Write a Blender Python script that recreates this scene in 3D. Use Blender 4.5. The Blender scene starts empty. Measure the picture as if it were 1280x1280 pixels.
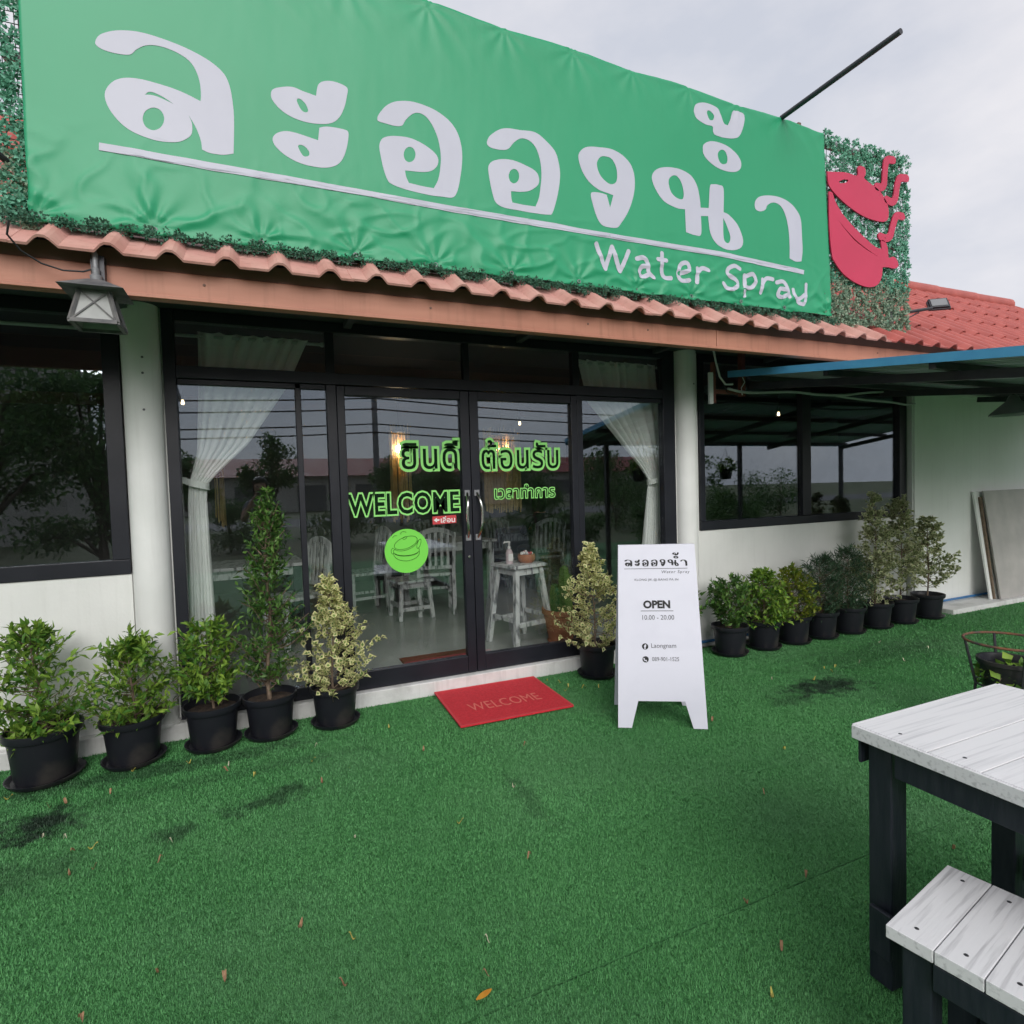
import bpy, bmesh, math, random
import numpy as np
from mathutils import Vector, Matrix, noise
R = math.radians
random.seed(7)
sc = bpy.context.scene
COL = sc.collection

# ------------------------------------------------------------------ camera
cam = bpy.data.cameras.new('camera'); camo = bpy.data.objects.new('camera', cam); COL.objects.link(camo)
YAW, PITCH, ROLL = 0.410765, -0.039943, -0.029842
cam.sensor_width = 36.0; cam.lens = 719.553 / 1280 * 36; cam.clip_start = 0.01; cam.clip_end = 800
_f = Vector((math.sin(YAW)*math.cos(PITCH), math.cos(YAW)*math.cos(PITCH), math.sin(PITCH)))
_r = Vector((math.cos(YAW), -math.sin(YAW), 0)); _u = _r.cross(_f)
_r2 = math.cos(ROLL)*_r + math.sin(ROLL)*_u; _u2 = _r2.cross(_f)
camo.matrix_world = Matrix(((_r2.x, _u2.x, -_f.x, 0), (_r2.y, _u2.y, -_f.y, 0), (_r2.z, _u2.z, -_f.z, 1.45), (0, 0, 0, 1)))
sc.camera = camo

# ------------------------------------------------------------------ overcast sky, soft sun, exposure
SUN_EL, SUN_AZ = R(30), R(190)          # high and behind the photographer
w = bpy.data.worlds.new('World'); sc.world = w; w.use_nodes = True
nt = w.node_tree; nt.nodes.clear()
def N(t, kind, **k):
    n = t.nodes.new(kind)
    for a, v in k.items(): setattr(n, a, v)
    return n
sky = N(nt, 'ShaderNodeTexSky', sky_type='NISHITA', sun_disc=False, sun_elevation=SUN_EL, sun_rotation=SUN_AZ)
bg1 = N(nt, 'ShaderNodeBackground'); bg1.inputs[1].default_value = 0.06
nt.links.new(sky.outputs[0], bg1.inputs[0])
tc = N(nt, 'ShaderNodeTexCoord')
mp = N(nt, 'ShaderNodeMapping'); mp.inputs['Scale'].default_value = (1.0, 1.0, 2.2)
nt.links.new(tc.outputs['Generated'], mp.inputs[0])
nz = N(nt, 'ShaderNodeTexNoise'); nz.inputs['Scale'].default_value = 2.1; nz.inputs['Detail'].default_value = 6; nz.inputs['Roughness'].default_value = 0.55
nt.links.new(mp.outputs[0], nz.inputs['Vector'])
rp = N(nt, 'ShaderNodeValToRGB')
rp.color_ramp.elements[0].position = 0.35; rp.color_ramp.elements[0].color = (0.335, 0.35, 0.395, 1)
rp.color_ramp.elements[1].position = 0.64; rp.color_ramp.elements[1].color = (0.475, 0.465, 0.48, 1)
nt.links.new(nz.outputs[0], rp.inputs[0])
bg2 = N(nt, 'ShaderNodeBackground'); bg2.inputs[1].default_value = 1.0
nt.links.new(rp.outputs[0], bg2.inputs[0])
mx = N(nt, 'ShaderNodeMixShader'); mx.inputs[0].default_value = 0.93
nt.links.new(bg1.outputs[0], mx.inputs[1]); nt.links.new(bg2.outputs[0], mx.inputs[2])
wo = N(nt, 'ShaderNodeOutputWorld'); nt.links.new(mx.outputs[0], wo.inputs[0])
sun = bpy.data.lights.new('sun', 'SUN'); sun.energy = 1.25; sun.angle = R(40); sun.color = (1, 0.97, 0.93)
suno = bpy.data.objects.new('sun', sun); COL.objects.link(suno)
_d = Vector((math.sin(SUN_AZ)*math.cos(SUN_EL), math.cos(SUN_AZ)*math.cos(SUN_EL), math.sin(SUN_EL)))
suno.rotation_euler = _d.to_track_quat('Z', 'Y').to_euler()
vs = sc.view_settings; vs.view_transform = 'Standard'; vs.look = 'None'; vs.exposure = 0.95; vs.gamma = 1.0
sc.cycles.max_bounces = 7; sc.cycles.diffuse_bounces = 4; sc.cycles.glossy_bounces = 3; sc.cycles.transparent_max_bounces = 12; sc.cycles.use_adaptive_sampling = True; sc.cycles.adaptive_threshold = .03; sc.cycles.use_denoising = True

# ------------------------------------------------------------------ helpers
def tag(o, label=None, cat=None, group=None, kind=None):
    if label: o['label'] = label
    if cat: o['category'] = cat
    if group: o['group'] = group
    if kind: o['kind'] = kind
    return o
def thing(name, label, cat, loc=(0, 0, 0), rz=0, group=None):
    o = bpy.data.objects.new(name, None); COL.objects.link(o); o.empty_display_size = 0.1
    o.location = loc; o.rotation_euler = (0, 0, rz)
    return tag(o, label, cat, group)
def link(name, me, parent=None, mat=None, loc=None):
    o = bpy.data.objects.new(name, me); COL.objects.link(o)
    if mat and not me.materials: me.materials.append(mat)
    if parent: o.parent = parent
    if loc: o.location = loc
    return o

class MB:
    def __init__(s): s.v = []; s.f = []; s.m = []; s.cur = 0
    def quad(s, *p):
        b = len(s.v); s.v += [tuple(q) for q in p]; s.f.append(tuple(range(b, b+len(p)))); s.m.append(s.cur)
    def box(s, x0, x1, y0, y1, z0, z1, M=None):
        P = [Vector(p) for p in ((x0,y0,z0),(x1,y0,z0),(x1,y1,z0),(x0,y1,z0),(x0,y0,z1),(x1,y0,z1),(x1,y1,z1),(x0,y1,z1))]
        if M is not None: P = [M @ p for p in P]
        b = len(s.v); s.v += [tuple(p) for p in P]
        for q in ((0,3,2,1),(4,5,6,7),(0,1,5,4),(1,2,6,5),(2,3,7,6),(3,0,4,7)):
            s.f.append(tuple(b+i for i in q)); s.m.append(s.cur)
        return s
    def bar(s, a, b, wx, wy=None, up=(0, 0, 1)):
        a, b = Vector(a), Vector(b); wy = wy or wx
        d = (b-a); L = d.length; d.normalize(); u = Vector(up)
        if abs(d.dot(u)) > 0.98: u = Vector((0, 1, 0))
        r = d.cross(u).normalized(); u = r.cross(d)
        M = Matrix(((r.x, u.x, d.x, a.x), (r.y, u.y, d.y, a.y), (r.z, u.z, d.z, a.z), (0, 0, 0, 1)))
        return s.box(-wx/2, wx/2, -wy/2, wy/2, 0, L, M)
    def tube(s, pts, r, n=8, cap=True):
        pts = [Vector(p) for p in pts]; rs = r if isinstance(r, (list, tuple)) else [r]*len(pts)
        b0 = len(s.v); pu = None
        for i, p in enumerate(pts):
            d = (pts[min(i+1, len(pts)-1)]-pts[max(i-1, 0)]).normalized()
            if pu is None: pu = Vector((0, 0, 1)) if abs(d.z) < .9 else Vector((1, 0, 0))
            u = (pu-d*pu.dot(d)).normalized(); pu = u; q = d.cross(u)
            for k in range(n):
                a = 2*math.pi*k/n; s.v.append(tuple(p+(u*math.cos(a)+q*math.sin(a))*rs[i]))
        for i in range(len(pts)-1):
            for k in range(n):
                k2 = (k+1) % n
                s.f.append((b0+i*n+k, b0+i*n+k2, b0+(i+1)*n+k2, b0+(i+1)*n+k)); s.m.append(s.cur)
        if cap:
            s.f.append(tuple(b0+k for k in range(n))[::-1]); s.m.append(s.cur)
            e = b0+(len(pts)-1)*n; s.f.append(tuple(e+k for k in range(n))); s.m.append(s.cur)
        return s
    def lathe(s, prof, c=(0, 0, 0), n=24):
        b = len(s.v)
        for r, z in prof:
            for k in range(n):
                a = 2*math.pi*k/n; s.v.append((c[0]+r*math.cos(a), c[1]+r*math.sin(a), c[2]+z))
        for i in range(len(prof)-1):
            for k in range(n):
                k2 = (k+1) % n
                s.f.append((b+i*n+k, b+i*n+k2, b+(i+1)*n+k2, b+(i+1)*n+k)); s.m.append(s.cur)
        return s
    def poly(s, pts):
        s.quad(*pts)
    def mesh(s, name, mats):
        me = bpy.data.meshes.new(name); me.from_pydata(s.v, [], s.f)
        for m in (mats if isinstance(mats, (list, tuple)) else [mats]): me.materials.append(m)
        if any(s.m): me.polygons.foreach_set('material_index', s.m)
        me.update(); return me
    def build(s, name, mats, parent=None, smooth=False, bevel=0, loc=None):
        me = s.mesh(name, mats); o = link(name, me, parent, loc=loc)
        if smooth:
            bm = bmesh.new(); bm.from_mesh(me); bmesh.ops.remove_doubles(bm, verts=bm.verts, dist=1e-5)
            for e in bm.edges: e.smooth = e.calc_face_angle(0) < R(40)
            for f in bm.faces: f.smooth = True
            bm.to_mesh(me); bm.free()
        if bevel:
            md = o.modifiers.new('bevel', 'BEVEL'); md.width = bevel; md.segments = 2; md.limit_method = 'ANGLE'
        return o
def BOX(name, mat, parent, x0, x1, y0, y1, z0, z1, bevel=0.003):
    return MB().box(x0, x1, y0, y1, z0, z1).build(name, mat, parent, bevel=bevel)

# ------------------------------------------------------------------ materials
def mat(name, col, rough=0.6, col2=None, scale=8, detail=4, lo=.35, hi=.65, metal=0, spec=.5, bump=0, bscale=None, stretch=(1,1,1), streak=0, coord='Object'):
    m = bpy.data.materials.new(name); m.use_nodes = True; t = m.node_tree; b = t.nodes['Principled BSDF']
    b.inputs['Roughness'].default_value = rough; b.inputs['Metallic'].default_value = metal
    b.inputs['Specular IOR Level'].default_value = spec
    b.inputs['Base Color'].default_value = (*col, 1)
    if col2 or bump:
        c = N(t, 'ShaderNodeTexCoord'); mp = N(t, 'ShaderNodeMapping'); mp.inputs['Scale'].default_value = stretch
        t.links.new(c.outputs[coord], mp.inputs[0])
    if col2:
        nz = N(t, 'ShaderNodeTexNoise'); nz.inputs['Scale'].default_value = scale; nz.inputs['Detail'].default_value = detail
        rp = N(t, 'ShaderNodeValToRGB'); rp.color_ramp.elements[0].position = lo; rp.color_ramp.elements[1].position = hi
        rp.color_ramp.elements[0].color = (*col, 1); rp.color_ramp.elements[1].color = (*col2, 1)
        t.links.new(mp.outputs[0], nz.inputs['Vector']); t.links.new(nz.outputs[0], rp.inputs[0]); t.links.new(rp.outputs[0], b.inputs['Base Color'])
    if streak and col2:
        # rain streaks and splash marks: tall thin noise, its own shape, over the whole surface
        ms = N(t, 'ShaderNodeMapping'); ms.inputs['Scale'].default_value = (9, 9, .55); t.links.new(c.outputs[coord], ms.inputs[0])
        ns = N(t, 'ShaderNodeTexNoise'); ns.inputs['Scale'].default_value = 2.2; ns.inputs['Detail'].default_value = 7; ns.inputs['Roughness'].default_value = .65; t.links.new(ms.outputs[0], ns.inputs['Vector'])
        rs = N(t, 'ShaderNodeMapRange'); rs.inputs[1].default_value = .52; rs.inputs[2].default_value = .80; rs.inputs[4].default_value = streak; t.links.new(ns.outputs[0], rs.inputs[0])
        mm = N(t, 'ShaderNodeMix', data_type='RGBA'); mm.inputs[7].default_value = (col[0]*.45, col[1]*.44, col[2]*.40, 1)
        t.links.new(rs.outputs[0], mm.inputs[0]); t.links.new(rp.outputs[0], mm.inputs[6]); t.links.new(mm.outputs[2], b.inputs['Base Color'])
    if bump:
        nb = N(t, 'ShaderNodeTexNoise'); nb.inputs['Scale'].default_value = bscale or scale*3; nb.inputs['Detail'].default_value = 5
        bp = N(t, 'ShaderNodeBump'); bp.inputs['Strength'].default_value = bump; bp.inputs['Distance'].default_value = 0.01
        t.links.new(mp.outputs[0], nb.inputs['Vector']); t.links.new(nb.outputs[0], bp.inputs['Height']); t.links.new(bp.outputs[0], b.inputs['Normal'])
    return m
def emis(name, col, s):
    m = bpy.data.materials.new(name); m.use_nodes = True; b = m.node_tree.nodes['Principled BSDF']
    b.inputs['Emission Color'].default_value = (*col, 1); b.inputs['Emission Strength'].default_value = s
    b.inputs['Base Color'].default_value = (*col, 1); return m
def glassmat(name, ior=1.95, tint=(.96, .98, .97)):
    m = bpy.data.materials.new(name); m.use_nodes = True; t = m.node_tree; t.nodes.clear()
    fr = N(t, 'ShaderNodeFresnel'); fr.inputs[0].default_value = ior
    # both faces of the pane see the air side ratio, so no total reflection inside
    ge = N(t, 'ShaderNodeNewGeometry'); iv = N(t, 'ShaderNodeMix', data_type='FLOAT')
    iv.inputs[2].default_value = ior; iv.inputs[3].default_value = 1/ior
    t.links.new(ge.outputs['Backfacing'], iv.inputs[0]); t.links.new(iv.outputs[0], fr.inputs[0])
    tr = N(t, 'ShaderNodeBsdfTransparent'); tr.inputs[0].default_value = (*[c**.5 for c in tint], 1)
    gl = N(t, 'ShaderNodeBsdfGlossy'); gl.inputs['Roughness'].default_value = 0.0
    gl.inputs[0].default_value = (.80, .90, 1, 1)
    mx = N(t, 'ShaderNodeMixShader'); o = N(t, 'ShaderNodeOutputMaterial')
    t.links.new(fr.outputs[0], mx.inputs[0]); t.links.new(tr.outputs[0], mx.inputs[1]); t.links.new(gl.outputs[0], mx.inputs[2]); t.links.new(mx.outputs[0], o.inputs[0])
    return m
def leafmat(name, c0, c1, edge=None, rough=.45, trans=.25):
    """leaf colours vary leaf by leaf; variegated leaves carry a pale margin (vertex attribute 'edge')"""
    m = bpy.data.materials.new(name); m.use_nodes = True; t = m.node_tree; b = t.nodes['Principled BSDF']; o = t.nodes['Material Output']
    g = N(t, 'ShaderNodeNewGeometry'); mc = N(t, 'ShaderNodeMix', data_type='RGBA')
    mc.inputs[6].default_value = (*c0, 1); mc.inputs[7].default_value = (*c1, 1)
    t.links.new(g.outputs['Random Per Island'], mc.inputs[0]); out = mc.outputs[2]
    if edge:
        a = N(t, 'ShaderNodeAttribute', attribute_name='edge'); rp = N(t, 'ShaderNodeMapRange'); rp.inputs[1].default_value = .35; rp.inputs[2].default_value = .6
        t.links.new(a.outputs['Fac'], rp.inputs[0])
        m2 = N(t, 'ShaderNodeMix', data_type='RGBA'); m2.inputs[7].default_value = (*edge, 1)
        t.links.new(rp.outputs[0], m2.inputs[0]); t.links.new(out, m2.inputs[6]); out = m2.outputs[2]
    t.links.new(out, b.inputs['Base Color']); b.inputs['Roughness'].default_value = rough; b.inputs['Specular IOR Level'].default_value = .35
    if trans:
        tl = N(t, 'ShaderNodeBsdfTranslucent'); t.links.new(out, tl.inputs[0]); ms = N(t, 'ShaderNodeMixShader'); ms.inputs[0].default_value = trans
        t.links.new(b.outputs[0], ms.inputs[1]); t.links.new(tl.outputs[0], ms.inputs[2]); t.links.new(ms.outputs[0], o.inputs[0])
    return m

M = {}
M['wall'] = mat('white_wall_paint', (.76, .765, .74), .75, (.69, .70, .675), scale=2.2, bump=.12, bscale=60, streak=.13)
M['wall_cool'] = mat('white_board_wall', (.84, .85, .83), .7, (.79, .805, .775), scale=1.6, bump=.08, bscale=40, streak=.12)
M['plinth'] = mat('painted_plinth', (.70, .70, .69), .7, (.48, .48, .47), scale=6, lo=.5, hi=.8, bump=.2, bscale=50, streak=.5)
M['column'] = mat('white_column_paint', (.78, .785, .77), .6, (.70, .71, .69), scale=3, bump=.08, bscale=30, streak=.16)
M['frame'] = mat('black_aluminium', (.011, .012, .018), .4, (.016, .017, .024), scale=5, metal=.0, spec=.35)
M['fascia'] = mat('terracotta_fascia', (.46, .20, .13), .55, (.40, .165, .105), scale=3, stretch=(.6, 4, 4), bump=.1, streak=.5)
M['fascia_d'] = mat('brown_upper_fascia', (.20, .11, .085), .7, (.15, .085, .065), scale=4)
M['soffit'] = mat('dark_soffit_board', (.06, .062, .075), .8, (.045, .047, .057), scale=3)
M['tile'] = mat('red_roof_tile', (.46, .115, .095), .55, (.38, .09, .075), scale=5, bump=.15, bscale=40, streak=.5)
M['tile_pale'] = mat('faded_red_roof_tile', (.60, .33, .28), .6, (.52, .25, .21), scale=4, bump=.15, bscale=40, streak=.6)
M['floor_in'] = mat('polished_cement_floor', (.50, .51, .495), .22, (.42, .43, .42), scale=1.7)
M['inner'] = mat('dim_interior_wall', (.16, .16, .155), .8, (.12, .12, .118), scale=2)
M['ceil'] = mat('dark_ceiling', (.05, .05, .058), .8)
M['glass'] = glassmat('window_glass')
M['chrome'] = mat('brushed_steel', (.62, .61, .58), .22, metal=1)
M['curtain'] = leafmat('sheer_white_curtain', (.88, .90, .88), (.88, .90, .88), rough=.9, trans=.18)
M['rod'] = mat('pale_metal_rod', (.55, .57, .58), .4)
M['vinyl'] = mat('green_banner_vinyl', (.010, .295, .13), .48, (.015, .315, .145), scale=1.2, spec=.6)
M['print'] = mat('lilac_white_print', (.52, .525, .61), .5, (.49, .495, .58), scale=3, spec=.5)
M['hedge'] = leafmat('plastic_hedge_leaf', (.07, .27, .17), (.22, .52, .37), rough=.4, trans=.15)
M['hedge_dark'] = leafmat('dark_plastic_hedge_leaf', (.02, .085, .05), (.07, .19, .12), rough=.5, trans=.1)
M['hedge_dry'] = leafmat('faded_plastic_hedge_leaf', (.12, .25, .17), (.36, .43, .31), rough=.5, trans=.15)
M['mesh'] = mat('plastic_backing_grid', (.02, .09, .05), .6)
M['logo'] = mat('pink_red_acrylic', (.55, .028, .085), .45, (.50, .025, .075), scale=2)
M['steel_dark'] = mat('dark_steel', (.035, .036, .045), .45, (.05, .05, .055), scale=10, metal=.3)
M['steel_grey'] = mat('grey_painted_steel', (.22, .225, .235), .45, metal=.2)
M['lantern_glass'] = mat('cloudy_lantern_glass', (.34, .35, .34), .5, (.26, .27, .26), scale=9)
M['lamp_glass'] = mat('frosted_lamp_glass', (.62, .63, .60), .5)
M['lantern'] = mat('weathered_lantern_metal', (.085, .085, .09), .6, (.17, .165, .16), scale=18)
M['pot'] = mat('black_plastic_pot', (.012, .013, .018), .45, (.075, .066, .055), scale=5, detail=8, lo=.52, hi=.85, spec=.4)
M['soil'] = mat('dark_soil', (.022, .015, .011), .95, (.06, .04, .028), scale=40, bump=.8, bscale=90)
M['bark'] = mat('pale_stem_bark', (.20, .145, .10), .85, (.12, .085, .06), scale=30, bump=.3)
M['leaf_g'] = leafmat('bright_bush_leaf', (.055, .17, .028), (.28, .43, .06))
M['leaf_d'] = leafmat('deep_green_leaf', (.035, .105, .025), (.13, .25, .05))
M['leaf_y'] = leafmat('yellow_green_leaf', (.07, .15, .02), (.30, .34, .035))
M['leaf_w'] = leafmat('wispy_grey_green_leaf', (.03, .08, .04), (.09, .16, .085))
M['leaf_v'] = leafmat('cream_edged_leaf', (.07, .17, .035), (.20, .32, .06), edge=(.70, .68, .34))
M['leaf_v2'] = leafmat('pale_edged_leaf', (.06, .13, .04), (.15, .23, .08), edge=(.50, .52, .30))
M['white_wood'] = mat('whitewashed_wood', (.74, .735, .75), .6, (.46, .46, .48), scale=3.5, detail=8, lo=.5, hi=.86, stretch=(.7, 26, 26), bump=.06, bscale=9)
M['white_edge'] = mat('worn_white_wood', (.72, .715, .73), .6, (.34, .335, .35), scale=4.5, detail=8, lo=.52, hi=.82, stretch=(1.0, 20, 20), bump=.07, bscale=10)
M['dist'] = mat('distressed_white_paint', (.62, .64, .63), .6, (.12, .125, .13), scale=9, lo=.5, hi=.66, stretch=(3, 3, .8), bump=.3, bscale=20)
M['dist_d'] = mat('distressed_grey_paint', (.30, .33, .34), .6, (.06, .065, .07), scale=9, lo=.45, hi=.62, stretch=(3, 3, .8))
M['navy'] = mat('dark_navy_wood', (.010, .013, .022), .45, (.02, .023, .033), scale=8, stretch=(6, 6, 1), spec=.45, bump=.15)
M['mat_red'] = mat('red_coil_mat', (.68, .03, .045), .9, (.58, .022, .035), scale=60, bump=.8, bscale=220)
M['mat_red_b'] = mat('red_mat_border', (.60, .05, .06), .8)
M['mat_in'] = mat('brown_red_mat', (.22, .04, .025), .9, (.16, .03, .02), scale=60, bump=.5)
M['mat_txt'] = mat('mat_lettering', (.72, .16, .13), .9)
M['mat_txt2'] = mat('gold_mat_lettering', (.42, .20, .07), .9)
M['signwhite'] = mat('white_sign_board', (.70, .70, .79), .5, (.64, .64, .73), scale=5, detail=8, lo=.5, hi=.85)
M['ink'] = mat('black_ink', (.012, .012, .014), .6)
M['ink_g'] = mat('grey_ink', (.12, .12, .135), .6)
M['lime'] = mat('lime_sticker', (.19, .70, .08), .45)
M['limeline'] = mat('lime_outline', (.30, .78, .20), .45)
M['decal_k'] = mat('dark_green_black_sticker', (.006, .02, .008), .8, spec=.08)
M['red_st'] = mat('red_sticker', (.55, .05, .06), .5)
M['white_st'] = mat('white_sticker', (.80, .78, .76), .5)
M['blue'] = mat('blue_awning_trim', (.07, .31, .56), .4, (.09, .37, .62), scale=6)
M['awning'] = mat('dark_awning_underside', (.36, .40, .44), .5, (.42, .46, .50), scale=2, stretch=(1, 6, 1))
M['awning_top'] = mat('blue_grey_roof_sheet', (.16, .24, .32), .5)
M['rust'] = mat('red_oxide_steel', (.20, .06, .045), .65, (.13, .04, .03), scale=20)
M['pvc'] = mat('grey_conduit', (.42, .43, .44), .45)
M['pvc_w'] = mat('white_conduit', (.66, .68, .68), .45)
M['pvc_b'] = mat('blue_water_pipe', (.03, .16, .38), .4)
M['cement'] = mat('cement_board', (.46, .44, .42), .85, (.38, .365, .35), scale=4, bump=.1)
M['terracotta'] = mat('terracotta_clay', (.42, .17, .08), .75, (.33, .12, .055), scale=8)
M['bamboo'] = mat('golden_bamboo_stick', (.78, .58, .28), .6, (.62, .44, .2), scale=20)
M['bulb'] = emis('warm_bulb', (1, .76, .42), 3)
M['bulb_in'] = emis('lamp_bulb', (1, .84, .6), 32)
M['rusty'] = mat('rusty_wire', (.20, .085, .04), .8, (.06, .055, .055), scale=14)

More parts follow.
